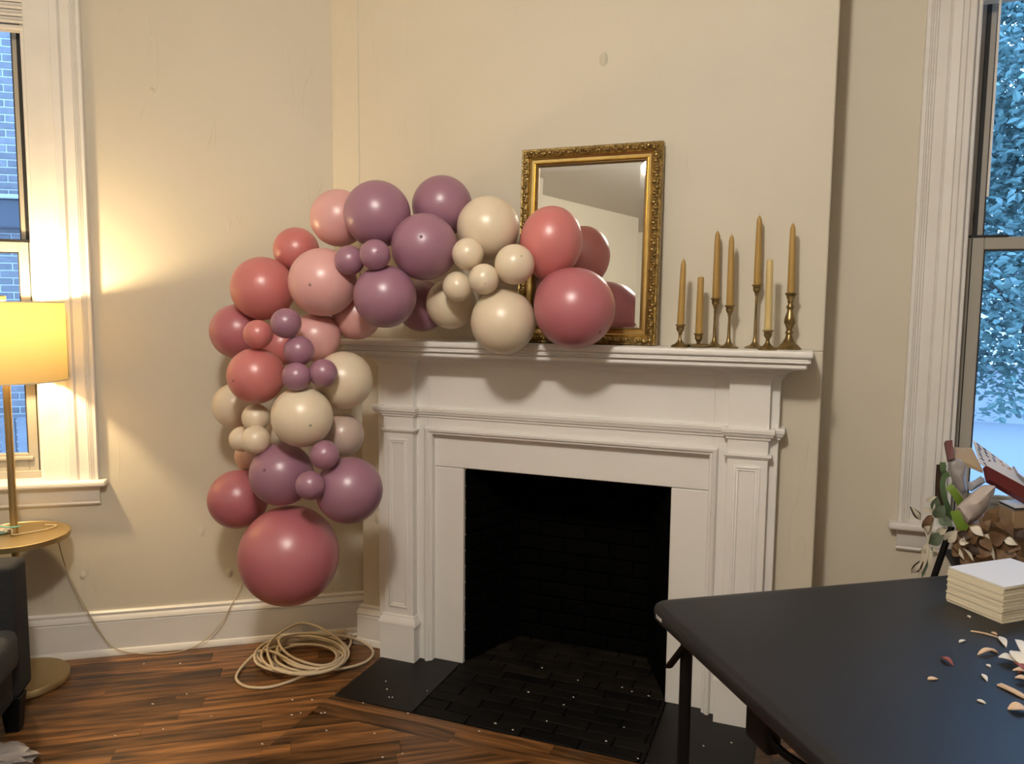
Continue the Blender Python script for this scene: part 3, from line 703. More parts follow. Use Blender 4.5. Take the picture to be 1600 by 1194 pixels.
for i, (x, y, z, r, c, sp, lab) in enumerate(BAL):
    o = bpy.data.objects.new('balloon', BM[c]); COL.objects.link(o)
    P = Vector((x, y, z))
    if sp:
        pr_ = pray(*sp).normalized(); oc = CAM - P; b_ = oc.dot(pr_); disc = b_ * b_ - (oc.length_squared - r * r)
        ax = ((CAM + pr_ * (-b_ - math.sqrt(max(disc, 0)))) - P).normalized()
    else:
        rr = random.Random(i + 40); tocam = (CAM - P).normalized()
        ax = (tocam + Vector((rr.uniform(-.8, .8), rr.uniform(-.3, .1), rr.uniform(-.8, .8)))).normalized()
        if i == 43: ax = Vector((.12, -.15, 1)).normalized()
    o.rotation_mode = 'QUATERNION'; o.rotation_quaternion = Vector((0, 0, 1)).rotation_difference(ax)
    o.location = P; k = r * .995
    o.scale = (k * .94, k * .94, k * 1.06) if i == 43 else (k, k, k)
    tag(o, lab, 'balloon', 'balloons of the garland'); ORG[o.name] = P
    kk = bpy.data.objects.new('knot', KM[c]); COL.objects.link(kk); kk.parent = o
    if sp:
        s2 = bpy.data.objects.new('tip', SM[c]); COL.objects.link(s2); s2.parent = o

# ------------------------------------------------------------------ candlesticks and candles
def stick(kind, h):
    """profiles from the shelf up to the rim, height h"""
    cup = lambda z0: [(.0046, z0 - .037), (.0075, z0 - .035), (.0075, z0 - .033), (.0055, z0 - .031), (.0105, z0 - .024), (.0130, z0 - .017), (.0135, z0 - .007), (.0178, z0 - .002), (.0188, z0), (.0132, z0), (.0132, z0 - .020), (.0001, z0 - .020)]
    if kind == 'stem':
        return [(.0001, 0), (.034, 0), (.035, .003), (.028, .006), (.016, .011), (.009, .020), (.0058, .036), (.0046, h * .5), (.0044, h - .045)] + cup(h)
    if kind == 'short':
        return [(.0001, 0), (.031, 0), (.032, .003), (.027, .008), (.016, .013), (.0085, .022), (.0055, .030)] + [q_ for q_ in cup(h) if q_[1] > .031 or q_[0] < .001]
    if kind == 'dish':
        return [(.0001, 0), (.030, 0), (.040, .007), (.043, .010), (.041, .011), (.026, .006), (.010, .008), (.0065, .012)] + [q_ for q_ in cup(h) if q_[1] > .013 or q_[0] < .001]
    return [(.0001, 0), (.041, 0), (.042, .004), (.036, .010), (.024, .020), (.014, .036), (.010, .050), (.013, .056), (.013, .060), (.009, .066), (.013, .078), (.019, .092), (.017, .106), (.010, .128),
            (.009, .136), (.013, .142), (.013, .147), (.009, .152), (.0085, .158), (.011, .164), (.009, .172), (.013, .180), (.0140, h - .012), (.019, h - .003), (.020, h), (.0133, h), (.0133, h - .02), (.0001, h - .02)]
def candle(rb, rt, h, flat=False):
    p = [(.0001, 0), (rb * .92, 0), (rb, .004)]
    for t in (.25, .5, .75): p.append((rb + (rt - rb) * t, h * t))
    if flat: p += [(rt, h - .006), (rt * .86, h - .001), (rt * .5, h - .003), (.0001, h - .002)]
    else: p += [(rt, h - .03), (rt * .93, h - .018), (rt * .66, h - .008), (rt * .25, h - .001), (.0001, h)]
    return p
SHZ = 1.3695
CS = [  # base pixel, depth y, rim pixel v, tip pixel (u,v), kind, labels
 (1062, 2.735, 507, (1070, 405), 'short', 'short brass candlestick at the left end of the row', 'slim honey-coloured taper candle in the leftmost short holder', 0),
 (1091, 2.762, 521, (1095.5, 432.5), 'dish', 'low brass chamberstick with a wide dish base, second from the left', 'lowest honey-coloured taper with a blunt top in the dish holder', 1),
 (1115.5, 2.822, 466, (1121, 361), 'stem', 'slender brass candlestick, taller of the left pair of stems', 'honey taper candle in the taller of the left pair of slender stems', 0),
 (1138, 2.776, 477, (1142.5, 367), 'stem', 'slender brass candlestick, shorter of the left pair of stems', 'honey taper candle in the shorter of the left pair of slender stems', 0),
 (1179, 2.822, 445, (1186.5, 337), 'stem', 'tallest slender brass candlestick with a long thin stem', 'honey taper candle reaching highest in the row', 0),
 (1199, 2.715, 516, (1202, 405.5), 'short', 'short brass candlestick standing forward between the tallest stem and the turned one', 'pale yellow blunt taper candle in front of the tallest stem', 1),
 (1232, 2.795, 458, (1238, 349), 'turned', 'baluster-turned brass candlestick at the right end of the row', 'honey taper candle in the turned holder at the right end', 0)]
for (u, y, vr_, tip, kind, l1, l2, flat) in CS:
    b0 = aty(u, 545, y); b0.z = SHZ
    zr = aty(u, vr_, y).z; h = zr - SHZ
    s_ = MB().lathe(stick(kind, h), b0, 28).build('candlestick', M['brass'], origin=b0, smooth=True); tag(s_, l1, 'candlestick', 'brass candlesticks on the mantel')
    zt = aty(tip[0], tip[1], y); ch_ = zt.z - (zr - .019)
    cb = Vector((b0.x, b0.y, zr - .019)); lean_x = (zt.x - b0.x) / ch_
    wax = M['waxp'] if 'pale' in l2 else M['wax']
    c_ = MB().lathe(candle(.0128, .0092 if not flat else .0106, ch_, flat), cb, 20)
    for v in c_.v: v.x += max(-.006, min(.006, lean_x * .55 * (v.z - cb.z)))
    co = c_.build('taper_candle', wax, origin=cb, smooth=True); tag(co, l2, 'candle', 'taper candles on the mantel')
    dx = max(-.006, min(.006, lean_x * .55 * ch_))
    MB().tube([cb + Vector((dx, 0, ch_ - .004)), cb + Vector((dx, 0, ch_ + .004)), cb + Vector((dx - .001, 0, ch_ + .009))], .0009, 5).build('wick', M['wick'], co)

# ------------------------------------------------------------------ floor lamp with tray
lb = atz(35, 1068); LX, LY = lb.x, lb.y
fl_ = empty('floor_lamp', (LX, LY, 0), 'gold floor lamp with a round tray and a glowing drum shade by the left window', 'lamp')
c0 = (LX, LY, 0)
MB().lathe([(.0001, 0), (.160, 0), (.166, .004), (.166, .026), (.162, .031), (.0001, .031)], c0, 64).build('base', M['lampgold'], fl_, smooth=True)
MB().lathe([(.0001, .03), (.0135, .03), (.0135, 1.26), (.0001, 1.26)], c0, 20).build('pole', M['lampgold'], fl_, smooth=True)
TZ = .604
MB().lathe([(.0001, TZ - .022), (.182, TZ - .022), (.190, TZ - .018), (.191, TZ + .001), (.188, TZ + .002), (.186, TZ), (.0001, TZ)], c0, 64).build('tray', M['lampgold'], fl_, smooth=True)
ZB, ZT2, RS = 1.205, 1.508, .205
MB().lathe([(RS, ZB), (RS, ZT2), (RS - .0025, ZT2), (RS - .0025, ZB), (RS, ZB)], c0, 72).build('lamp_shade', M['shade'], fl_, smooth=True)
for z in (ZB, ZT2 - .004): MB().lathe([(RS + .0012, z), (RS + .0012, z + .004), (RS - .004, z + .004), (RS - .004, z), (RS + .0012, z)], c0, 72).build('shade_rim', M['trim'], fl_, smooth=True)
hp = MB()
for k in range(3):
    a = k * 2.094 + .4; hp.tube([(LX, LY, ZT2 - .012), (LX + (RS - .003) * math.cos(a), LY + (RS - .003) * math.sin(a), ZT2 - .004)], .0022, 6)
hp.tube([(LX, LY, 1.25), (LX + .03, LY, 1.30), (LX + .035, LY, 1.42), (LX, LY, ZT2 - .012)], .002, 6)
hp.build('shade_harp', M['lampgold'], fl_, smooth=True)
MB().lathe([(.0001, ZT2 - .014), (.008, ZT2 - .014), (.008, ZT2), (.013, ZT2 + .003), (.013, ZT2 + .018), (.010, ZT2 + .021), (.0001, ZT2 + .021)], c0, 20).build('finial', M['lampgold'], fl_, smooth=True)
lb_ = lamp('lamp_bulb', 'POINT', (LX, LY, 1.445), 22, (1.0, .75, .42), .03); lb_.parent = fl_; lb_.location = (0, 0, 1.445)

# cords
pts = [atl(88, 835, .07), atl(93, 853, .08), atl(104, 890, .07), atl(128, 940, .06), atl(158, 990, .052), atl(176, 1011, .05), atl(196, 1018.5, .048), atz(225, 1022, .0035), atz(262, 1021, .003), atz(292, 1015, .004), atl(318, 1002, .052),
       atl(345, 975, .05), atl(362, 945, .034), atl(374, 922, .026), atl(384, 900, .022), atl(402, 880, .022)]
tag(MB().tube(catmull(pts, 8), .0024, 7).build('lamp_cord', M['cordw'], origin=pts[7], smooth=True), 'thin ivory cord hanging from the lamp tray along the baseboard to the wall', 'cord')
ec = empty('extension_cord', atz(472, 1028), 'coiled beige extension cord lying on the floor beneath the lowest balloon', 'cord')
loops = [(466, 1030, 66, 23, 0), (484, 1024, 64, 27, .3), (458, 1028, 58, 20, .1), (492, 1027, 62, 22, .5), (468, 1018, 70, 31, .2), (486, 1031, 52, 18, .4), (456, 1024, 62, 28, .1), (494, 1017, 58, 27, .3), (474, 1024, 66, 30, 0)]
path = []; nl = len(loops)
for i in range(nl * 26):
    t = i / 26; k = int(t); f = t - k; A = loops[k]; B_ = loops[min(nl - 1, k + 1)]
    lp_ = [A[j] + (B_[j] - A[j]) * f for j in range(5)]
    a = 2 * math.pi * t + 2.6
    zz = .007 + .0052 * t + .004 * math.sin(a * 1.0 + k)
    path.append(atz(lp_[0] + lp_[2] * math.cos(a), lp_[1] + lp_[3] * math.sin(a), zz))
tail = [(420, 1006, .058), (470, 974, .07), (520, 992, .06), (540, 1020, .05), (505, 1040, .05), (455, 1026, .055), (436, 1000, .058), (470, 990, .06), (520, 992, .055), (560, 1000, .03), (583, 1018, .010), (568, 1036, .008), (520, 1046, .03), (470, 1040, .05), (430, 1020, .055), (405, 1018, .035), (380, 1040, .010), (369, 1060, .007), (385, 1073, .007), (420, 1074, .007), (455, 1064, .010), (490, 1050, .04), (530, 1030, .04), (548, 1005, .03), (545, 994, .02)]
path2 = catmull([path[-1]] + [atz(u, v, z) for u, v, z in tail], 7)
MB().tube(path + path2[1:], .0056, 8).build('cable', M['cord'], ec, smooth=True)
pb = atz(533, 997, .02)
MB().box(-.022, .022, -.014, .014, -.019, .024).build('socket', M['cord'], ec, bevel=.004, xf=Matrix.Translation(pb + Vector((0, 0, .012))) @ Matrix.Rotation(LA, 4, 'Z'))
MB().tube([pb + LD * .022 + Vector((0, 0, .012)), pb + LD * .045 + Vector((0, 0, .010))], .011, 10).tube([pb + LD * .047 + Vector((0, 0, .010)), pb + LD * .075 + Vector((0, 0, .010))], .009, 10).build('plug', M['seal'], ec, smooth=True)

# tray clutter
p0 = Vector((LX, LY, TZ))
cc = [p0 + Vector(q_) for q_ in ((-.17, -.06, .012), (-.12, -.06, .03), (-.06, -.035, .036), (0, -.019, .034), (.019, 0, .034), (.008, .018, .03), (-.02, .016, .022), (-.05, .03, .008))]
tag(MB().tube(catmull(cc, 7), .0035, 7).build('charging_cable', M['teal'], origin=p0, smooth=True), 'aqua charging cable wound round the lamp pole on the tray', 'cable')
cc = [p0 + Vector(q_) for q_ in ((.005, -.0175, .03), (.016, -.019, .022), (.019, -.02, .008), (.03, .02, .004), (.06, .09, .005), (.05, .14, .006), (0, .13, .005))]
tag(MB().tube(catmull(cc, 7), .0028, 7).build('white_cable', M['cordw'], origin=p0, smooth=True), 'pale cable trailing over the back of the lamp tray', 'cable')
def blob(name, m, c, dims, seed, label, cat, rot=0, nz=.18, sub=3, flatbase=True):
    rnd = random.Random(seed); bm = bmesh.new(); bmesh.ops.create_icosphere(bm, subdivisions=sub, radius=1)
    ph = [(rnd.uniform(2, 7), rnd.uniform(2, 7), rnd.uniform(2, 7), rnd.uniform(0, 6)) for _ in range(7)]
    mb = MB(); rm = Matrix.Rotation(rot, 3, 'Z')
    for v in bm.verts:
        n = v.co.normalized(); k = 1 + nz * sum(abs(math.sin(a * n.x + b * n.y + g_ * n.z + d_)) - .6 for a, b, g_, d_ in ph) / 2.2
        q = Vector((n.x * dims[0] * k, n.y * dims[1] * k, n.z * dims[2] * k))
        if flatbase: q.z = max(q.z, -dims[2] * .55)
        mb.v.append(Vector(c) + rm @ q + Vector((0, 0, dims[2] * .55 if flatbase else 0)))
    mb.f = [tuple(v.index for v in f.verts) for f in bm.faces]; bm.free()
    return tag(mb.build(name, m, origin=c, smooth=False), label, cat)
blob('cable_pouch', M['pinkpouch'], p0 + Vector((-.095, -.02, 0)), (.07, .05, .02), 4, 'pinkish crumpled pouch lying on the lamp tray', 'pouch', rot=.6)

# ------------------------------------------------------------------ sofa
so = empty('sofa', LF @ Vector((-.3, -1.2, 0)), 'charcoal fabric sofa with dark legs at the left edge', 'sofa')
def rb(mb, *a): return mb.box(*a)
S0 = .078
MB().box(-.72, S0, -.625, -.485, .125, .602).build('arm', M['sofa'], so, xf=LF, bevel=.022, seg=3, smooth=True)
MB().box(-.72, S0, -2.2, -2.06, .125, .602).build('arm', M['sofa'], so, xf=LF, bevel=.022, seg=3, smooth=True)
MB().box(-.70, S0 - .012, -2.06, -.625, .125, .27).build('seat_base', M['sofa'], so, xf=LF, bevel=.012, seg=2, smooth=True)
MB().box(-.56, S0 + .018, -1.34, -.630, .25, .395).build('seat_cushion', M['cushion'], so, xf=LF, bevel=.035, seg=3, smooth=True)
MB().box(-.56, S0 + .018, -2.055, -1.345, .25, .395).build('seat_cushion', M['cushion'], so, xf=LF, bevel=.035, seg=3, smooth=True)
MB().box(-.86, -.66, -2.2, -.485, .125, .80).build('backrest', M['sofa'], so, xf=LF, bevel=.03, seg=3, smooth=True)
for (x, y) in ((.045, -.585), (.045, -2.12), (-.78, -.55), (-.78, -2.14)):
    MB().add([LF @ Vector(p) for p in ((x - .022, y - .022, 0), (x + .022, y - .022, 0), (x + .022, y + .022, 0), (x - .022, y + .022, 0), (x - .034, y - .034, .13), (x + .034, y - .034, .13), (x + .034, y + .034, .13), (x - .034, y + .034, .13))],
             [(0, 3, 2, 1), (4, 5, 6, 7), (0, 1, 5, 4), (1, 2, 6, 5), (2, 3, 7, 6), (3, 0, 4, 7)]).build('leg', M['black'], so, bevel=.003)
cp = atz(4, 1190)
blob('crumpled_cloth', M['bagg'], cp, (.10, .06, .028), 9, 'pale grey crumpled cloth on the floor beside the sofa leg', 'cloth', rot=.3, nz=.4)

# ------------------------------------------------------------------ folding table
E1 = Vector((.822, .569, 0)).normalized(); E2 = Vector((E1.y, -E1.x, 0))
TA = Vector((-.299, 1.878, 0)); TB = Vector((-.195, 2.076, 0))
# corner = intersection of left edge (TA,E2) and far edge (TB,E1)
tq = (TB - TA).dot(E2); TC = TA + E2 * tq
TF = Matrix(((E1.x, E2.x, 0, TC.x), (E1.y, E2.y, 0, TC.y), (0, 0, 1, 0), (0, 0, 0, 1)))   # x along far edge, y along left edge
TH = .74; TLX, TLY = 1.5, .86
ft = empty('folding_table', TF @ Vector((TLX / 2, TLY / 2, 0)), 'black plastic folding table with rounded corners in the right foreground', 'table')
def rrect(x0, x1, y0, y1, r, k=7):
    out = []
    for cx_, cy_, a0 in ((x1 - r, y1 - r, 0), (x0 + r, y1 - r, 90), (x0 + r, y0 + r, 180), (x1 - r, y0 + r, 270)):
        for i in range(k + 1): a = R(a0 + 90 * i / k); out.append((cx_ + r * math.cos(a), cy_ + r * math.sin(a)))
    return out
tp = MB(); levels = [(.010, TH - .046), (.002, TH - .040), (0, TH - .030), (0, TH - .014), (.003, TH - .007), (.010, TH - .002), (.020, TH)]
rings = [rrect(i_, TLX - i_, i_, TLY - i_, .045 - min(i_, .02)) for i_, _ in levels]; nn = len(rings[0])
vs_ = [(p[0], p[1], z) for rg, (_, z) in zip(rings, levels) for p in rg]
fs_ = [(j * nn + i, j * nn + (i + 1) % nn, (j + 1) * nn + (i + 1) % nn, (j + 1) * nn + i) for j in range(len(levels) - 1) for i in range(nn)]
fs_ += [tuple(range(nn))[::-1], tuple(range((len(levels) - 1) * nn, len(levels) * nn))]
tpo = tp.add(vs_, fs_).build('table_top', M['table'], ft, xf=TF, smooth=True)
# small silver maker's mark on the edge by the corner
lg = MB()
for k in range(5): lg.box(-.0012, .0, .052 + k * .0065, .0565 + k * .0065, TH - .030, TH - .021 - (.002 if k % 2 else 0))
lg.build('edge_mark', M['silver'], tpo, xf=TF)
def leg(x, y, name='leg'):
    return MB().tube([TF @ Vector((x, y, .012)), TF @ Vector((x, y, TH - .045))], .0155, 12).build(name, M['black'], ft, smooth=True)
for x in (.055, TLX - .07):
    for y in (.115, TLY - .115):
        l_ = leg(x, y); MB().tube([TF @ Vector((x, y, 0)), TF @ Vector((x, y, .03))], .019, 12).build('foot_cap', M['black'], l_, smooth=True)
    MB().tube([TF @ Vector((x, .115, .22)), TF @ Vector((x, TLY - .115, .22))], .011, 10).build('cross_bar', M['black'], ft, smooth=True)
br = MB()
br.tube([TF @ Vector((.030, .165, TH - .05)), TF @ Vector((.030, .07, TH - .155))], .012, 8, flat=.5)
br.build('brace', M['black'], ft)
MB().box(.05, .085, .40, .49, TH - .155, TH - .060).box(.06, .078, .41, .43, TH - .062, TH - .040).build('hinge_bracket', M['black'], ft, xf=TF, bevel=.012, seg=2)
MB().tube(catmull([TF @ Vector(p) for p in ((.06, .45, TH - .07), (.06, .49, TH - .12), (.10, .56, TH - .145), (.16, .64, TH - .15), (.3, .74, TH - .10))], 6), .009, 8).build('locking_bar', M['black'], ft, smooth=True)

# card stack
q0 = Vector((.376, 2.252, 0)); q1 = Vector((.479, 2.133, 0)); ev = (q1 - q0).normalized(); ew = Vector((-ev.y, ev.x, 0))
CF = Matrix(((ev.x, ew.x, 0, q0.x), (ev.y, ew.y, 0, q0.y), (0, 0, 1, TH), (0, 0, 0, 1)))
cs = empty('card_stack', CF @ Vector((.08, .11, 0)), 'thick stack of ivory cards with a white top card on the black table', 'paper')
nsh = 26; th_ = .0935 / nsh
for i in range(nsh):
    j = [random.uniform(-.0016, .0016) for _ in range(4)]; last = i == nsh - 1
    edge = []
    for (xa, ya, xb, yb) in ((0, 0, .157, 0), (.157, 0, .157, .225), (.157, .225, 0, .225), (0, .225, 0, 0)):
        for t in (0, .2, .4, .6, .8): edge.append((xa + (xb - xa) * t + j[0] + random.uniform(-.0006, .0006), ya + (yb - ya) * t + j[1] + random.uniform(-.0006, .0006)))
    MB().prism(edge, i * th_, (i + 1) * th_ - .0005).build('card', M['papertop'] if last else M['paper'], cs, xf=CF)

# ------------------------------------------------------------------ leaf shapes
def leaf(mb, a, b, w, up=(0, 0, 1), curl=.15, n=7, thick=.0012, shape='leaf', twist=0.0, cup=.35):
    a = Vector(a); b = Vector(b); d_ = b - a; L_ = d_.length; t_ = d_.normalized(); upv = Vector(up); s_ = t_.cross(upv)
    if s_.length < 1e-3: s_ = t_.cross(Vector((1, 0, 0)))
    s_.normalize(); nn_ = s_.cross(t_)
    st = len(mb.v); vs = []; fs = []
    for i in range(n + 1):
        t = i / n
        if shape == 'leaf': hw = w * .5 * (math.sin(math.pi * min(1, t ** .8)) * .96 + .04)
        elif shape == 'strap': hw = w * .5 * (1 if t < .8 else max(.15, (1 - t) * 5))
        else: hw = w * .5 * (.5 + .5 * math.sin(math.pi * t)) * (.35 if t in (0, 1) else 1)
        ang = twist * (t - .5); sv = s_ * math.cos(ang) + nn_ * math.sin(ang); nv = nn_ * math.cos(ang) - s_ * math.sin(ang)
        c = a + d_ * t + nn_ * (curl * L_ * math.sin(math.pi * t))
        for k, q in enumerate((-1, 0, 1)):
            p = c + sv * hw * q + nv * (hw * cup * abs(q)); vs += [p, p - nv * thick]
    for i in range(n):
        for k in range(2):
            A = (i * 3 + k) * 2; B_ = (i * 3 + k + 1) * 2; C_ = ((i + 1) * 3 + k + 1) * 2; D_ = ((i + 1) * 3 + k) * 2
            fs += [(A, B_, C_, D_), (A + 1, D_ + 1, C_ + 1, B_ + 1)]
        for k in (0, 2):
            A = (i * 3 + k) * 2; D_ = ((i + 1) * 3 + k) * 2; fs.append((A, D_, D_ + 1, A + 1))
    for i in (0, n):
        for k in range(2):
            A = (i * 3 + k) * 2; B_ = (i * 3 + k + 1) * 2; fs.append((A, B_, B_ + 1, A + 1))
    return mb.add(vs, fs)
# shavings and petals on the table (pixel ends traced on the table plane)
def chip(u0, v0, u1, v1, w, m, label, cat='wood shaving', curl=.06, lift=.003, shape='leaf', name='wood_shaving', thick=.0025):
    a = atz(u0, v0, TH + lift); b = atz(u1, v1, TH + lift)
    o = leaf(MB(), a, b, w, curl=curl, shape=shape, thick=thick, cup=.12).build(name, m, origin=(a + b) / 2, smooth=True)
    lo = min((o.matrix_world @ v.co).z for v in o.data.vertices) + o.location.z * 0
    mnz = min(v.co.z for v in o.data.vertices); o.location.z = TH - mnz + .0002
    return tag(o, label, cat, 'shavings on the black table')
Z6 = lambda x, y: (1420 + x / 7.022, 960 + y / 7.022)
def ch6(x0, y0, x1, y1, *a, **k): return chip(*Z6(x0, y0), *Z6(x1, y1), *a, **k)
ch6(680, 178, 985, 248, .004, M['woodchip'], 'long thin pale sliver just below the card stack', curl=.04, shape='strap')
ch6(905, 190, 970, 218, .009, M['woodchip'], 'small oval chip beside the thin sliver')
ch6(1000, 240, 1070, 355, .016, M['ivorychip'], 'triangular ivory petal below the card stack corner', name='wood_petal', cat='petal')
ch6(755, 437, 985, 420, .013, M['woodchip'], 'long curled tan shaving left of the white petals', curl=.2)
ch6(868, 368, 980, 420, .010, M['woodchip'], 'short tan shaving lying on the long curled one')
ch6(550, 300, 625, 280, .008, M['ivorychip'], 'small white flake left of the tan shavings')
ch6(350, 470, 490, 555, .012, M['rust'], 'rust-red split seed pod on the table', name='seed_pod', cat='pod', curl=.18)
ch6(205, 703, 320, 703, .011, M['woodchip'], 'tan seed-shaped chip left of the others, below the rust-red pod')
ch6(850, 545, 900, 570, .008, M['ivorychip'], 'tiny white comma-shaped flake below the long tan shaving')
ch6(805, 650, 865, 728, .009, M['ivorychip'], 'small white teardrop flake between the pod and the long stick')
ch6(990, 768, 1300, 925, .012, M['woodchip'], 'long flat tan stick at the right edge of the table', curl=.03, shape='strap', thick=.004)
ch6(748, 932, 845, 970, .008, M['ivorychip'], 'white sliver below the long tan stick')
ch6(1085, 1030, 1330, 1070, .028, M['woodchip'], 'twisted pale shaving at the lower right edge', curl=.22)
ch6(640, 10, 680, 28, .006, M['ivorychip'], 'tiny white crumb beside the card stack')
pf = empty('wood_flower', atz(*Z6(1230, 560), TH), 'fallen flower of white and rust petals at the right edge of the table', 'flower')
def petal(x0, y0, x1, y1, w, m, curl=.15, lift=.006):
    a = atz(*Z6(x0, y0), TH + lift); b = atz(*Z6(x1, y1), TH + lift + .006); leaf(MB(), a, b, w, curl=curl, thick=.0018, cup=.15).build('petal', m, pf, smooth=True)
petal(1180, 520, 985, 465, .034, M['ivorychip']); petal(1250, 560, 1140, 400, .034, M['ivorychip'], lift=.010); petal(1290, 480, 1165, 275, .020, M['ivorychip'], lift=.016)
petal(1300, 620, 1150, 520, .022, M['rust'], lift=.004); petal(1330, 650, 1140, 610, .016, M['woodchip']); petal(1340, 740, 1165, 690, .020, M['woodchip'], lift=.004); petal(1320, 600, 1200, 640, .02, M['rust'], lift=.004)

# ------------------------------------------------------------------ craft pile by the right window
stand = empty('folding_stand', (.66, 2.80, 0), 'black folding stand under the pile of craft supplies by the right window', 'stand')
SZ = .70
MB().box(.47, .98, 2.715, 2.915, SZ - .02, SZ).build('tray', M['black'], stand, bevel=.006)
for y in (2.725, 2.905):
    MB().box(-.011, .011, -.006, .006, -.36, .36).build('leg', M['black'], stand, xf=Matrix.Translation((.73, y, .34)) @ Matrix.Rotation(R(25), 4, 'Y'))
    MB().box(-.011, .011, -.006, .006, -.36, .36).build('leg', M['black'], stand, xf=Matrix.Translation((.73, y + .013, .34)) @ Matrix.Rotation(R(-25), 4, 'Y'))
Z5 = lambda x, y: (1400 + x / 5.425, 680 + y / 5.425)
def p5(x, y, d_): return aty(*Z5(x, y), d_)
pole_a = p5(470, 775, 2.70); pole_b = p5(330, 1180, 2.70)
MB().tube([pole_a, pole_b, pole_b + (pole_b - pole_a) * .5], .010, 8).build('upright', M['black'], stand, smooth=True)
# cardboard boxes
cN, cL, cR = p5(985, 800, 2.715), p5(855, 735, 2.80), p5(1230, 860, 2.775)
cz0, cz1 = cN.z, p5(985, 645, 2.715).z
def quadbox(N_, L_, R_, z0, z1): return MB().prism([N_.xy, R_.xy, (L_ + R_ - N_).xy, L_.xy], z0, z1)
bxb = empty('cardboard_box', Vector((cN.x, cN.y, cz0)), 'brown cardboard box with grey sheets on top at the right of the craft pile', 'box')
quadbox(cN, cL, cR, cz0, cz1).build('carton', M['card'], bxb, bevel=.003)
for k_ in range(3):
    dv = Vector((.002 * k_, -.003 * (k_ % 2), 0)); quadbox(cN + dv, cL + dv, cR + dv, cz1 + .0005 + k_ * .0045, cz1 + .004 + k_ * .0045).build('sheet', (M['bagg'], M['gap'], M['whitecard'])[k_], bxb)
lw = MB().box(.50, .97, 2.745, 2.905, SZ + .001, cz0 - .001).build('shipping_carton', M['card'], origin=(.735, 2.825, SZ), bevel=.004)
tag(lw, 'lower brown carton under the craft pile on the stand', 'box')
def puff(name, poly, d_, th, m, label, cat, seed):
    rn = random.Random(seed); n = len(poly); cx_ = sum(p[0] for p in poly) / n; cy_ = sum(p[1] for p in poly) / n; mb = MB()
    rows = []; w3 = [(rn.uniform(.008, .03), rn.uniform(.008, .03), rn.uniform(0, 6), rn.uniform(.5, 1)) for _ in range(5)]
    def dep(x, y): return sum(k[3] * abs(math.sin(k[0] * x + k[1] * y * (1 if i % 2 else -1) + k[2])) for i, k in enumerate(w3)) / 3.6
    for (f_, sg) in ((0, -1), (.2, -1), (.4, -1), (.6, -1), (.8, -1), (.93, -1), (1.0, 0), (.7, 1), (0, 1)):
        if f_ == 0: mb.v.append(p5(cx_, cy_, d_ + sg * th * (.6 + .8 * dep(cx_, cy_)))); rows.append([len(mb.v) - 1] * n); continue
        r0 = len(mb.v)
        for x, y in poly:
            x, y = cx_ + (x - cx_) * f_, cy_ + (y - cy_) * f_
            mb.v.append(p5(x, y, d_ + sg * th * math.sqrt(max(0, 1 - f_ * f_)) * (.5 + .9 * dep(x, y))))
        rows.append([r0 + i for i in range(n)])
    for a_, b_ in zip(rows, rows[1:]):
        for i in range(n):
            q = [a_[i], a_[(i + 1) % n], b_[(i + 1) % n], b_[i]]; q = list(dict.fromkeys(q))
            if len(q) > 2: mb.f.append(tuple(q))
    return tag(mb.build(name, m, origin=p5(cx_, max(p[1] for p in poly), d_), smooth=True), label, cat)
# red folder and printed card
def slab(name, corners, thick, m, label, cat, parent=None):
    c = [Vector(q) for q in corners]; nrm = (c[1] - c[0]).cross(c[3] - c[0]).normalized() * thick
    mb = MB().add(c + [q + nrm for q in c], [(0, 1, 2, 3), (7, 6, 5, 4), (0, 4, 5, 1), (1, 5, 6, 2), (2, 6, 7, 3), (3, 7, 4, 0)])
    if parent is not None: return mb.build(name, m, parent)
    return tag(mb.build(name, m, origin=c[0]), label, cat)
slab('red_folder', [p5(735, 280, 2.80), p5(760, 400, 2.77), p5(1250, 680, 2.77), p5(1250, 560, 2.80)], .02, M['red'], 'crimson folder slanting under the printed card', 'folder')
pc = empty('printed_card', p5(700, 235, 2.78), 'white card printed with rows of small coloured marks leaning in the window', 'card')
cr_ = [p5(650, 45, 2.86), p5(705, 235, 2.80), p5(1260, 665, 2.80), p5(1180, 430, 2.86)]
slab('sheet', cr_, .003, M['whitecard'], None, None, pc)
prt = {'a': mat('print_navy', (.02, .025, .09), .6), 'b': mat('print_orange', (.42, .15, .05), .6), 'c': mat('print_maroon', (.18, .03, .05), .6), 'd': mat('print_blue', (.10, .16, .36), .6)}
rnd = random.Random(12)
nrm = (cr_[1] - cr_[0]).cross(cr_[3] - cr_[0]).normalized()
if nrm.dot(CAM - cr_[0]) < 0: off = -nrm * .0006
else: off = nrm * .0006
off2 = nrm * .003 + nrm * .0006 if nrm.dot(CAM - cr_[0]) > 0 else -nrm * .0006
for kk, (key, cols) in enumerate((('a', (0, 1)), ('d', (2,)), ('b', (3, 4)), ('c', (5, 6)))):
    mk = MB()
    for r_ in range(7):
        for c_ in cols:
            u_ = .07 + c_ * .125 + rnd.uniform(-.02, .02); v_ = .08 + r_ * .13 + rnd.uniform(-.02, .02); s1, s2 = rnd.uniform(.03, .05), rnd.uniform(.04, .07)
            def bl(u, v): return (cr_[0] * (1 - u) + cr_[3] * u) * (1 - v) + (cr_[1] * (1 - u) + cr_[2] * u) * v + off2
            mk.add([bl(u_ - s1, v_), bl(u_, v_ - s2), bl(u_ + s1, v_), bl(u_, v_ + s2)], [(0, 1, 2, 3)])
    mk.build('print', prt[key], pc)
slab('notebook', [p5(985, 270, 2.84), p5(1020, 330, 2.82), p5(1250, 560, 2.82), p5(1230, 480, 2.84)], .006, M['bagg'], 'grey-pink notebook edge behind the printed card', 'notebook')
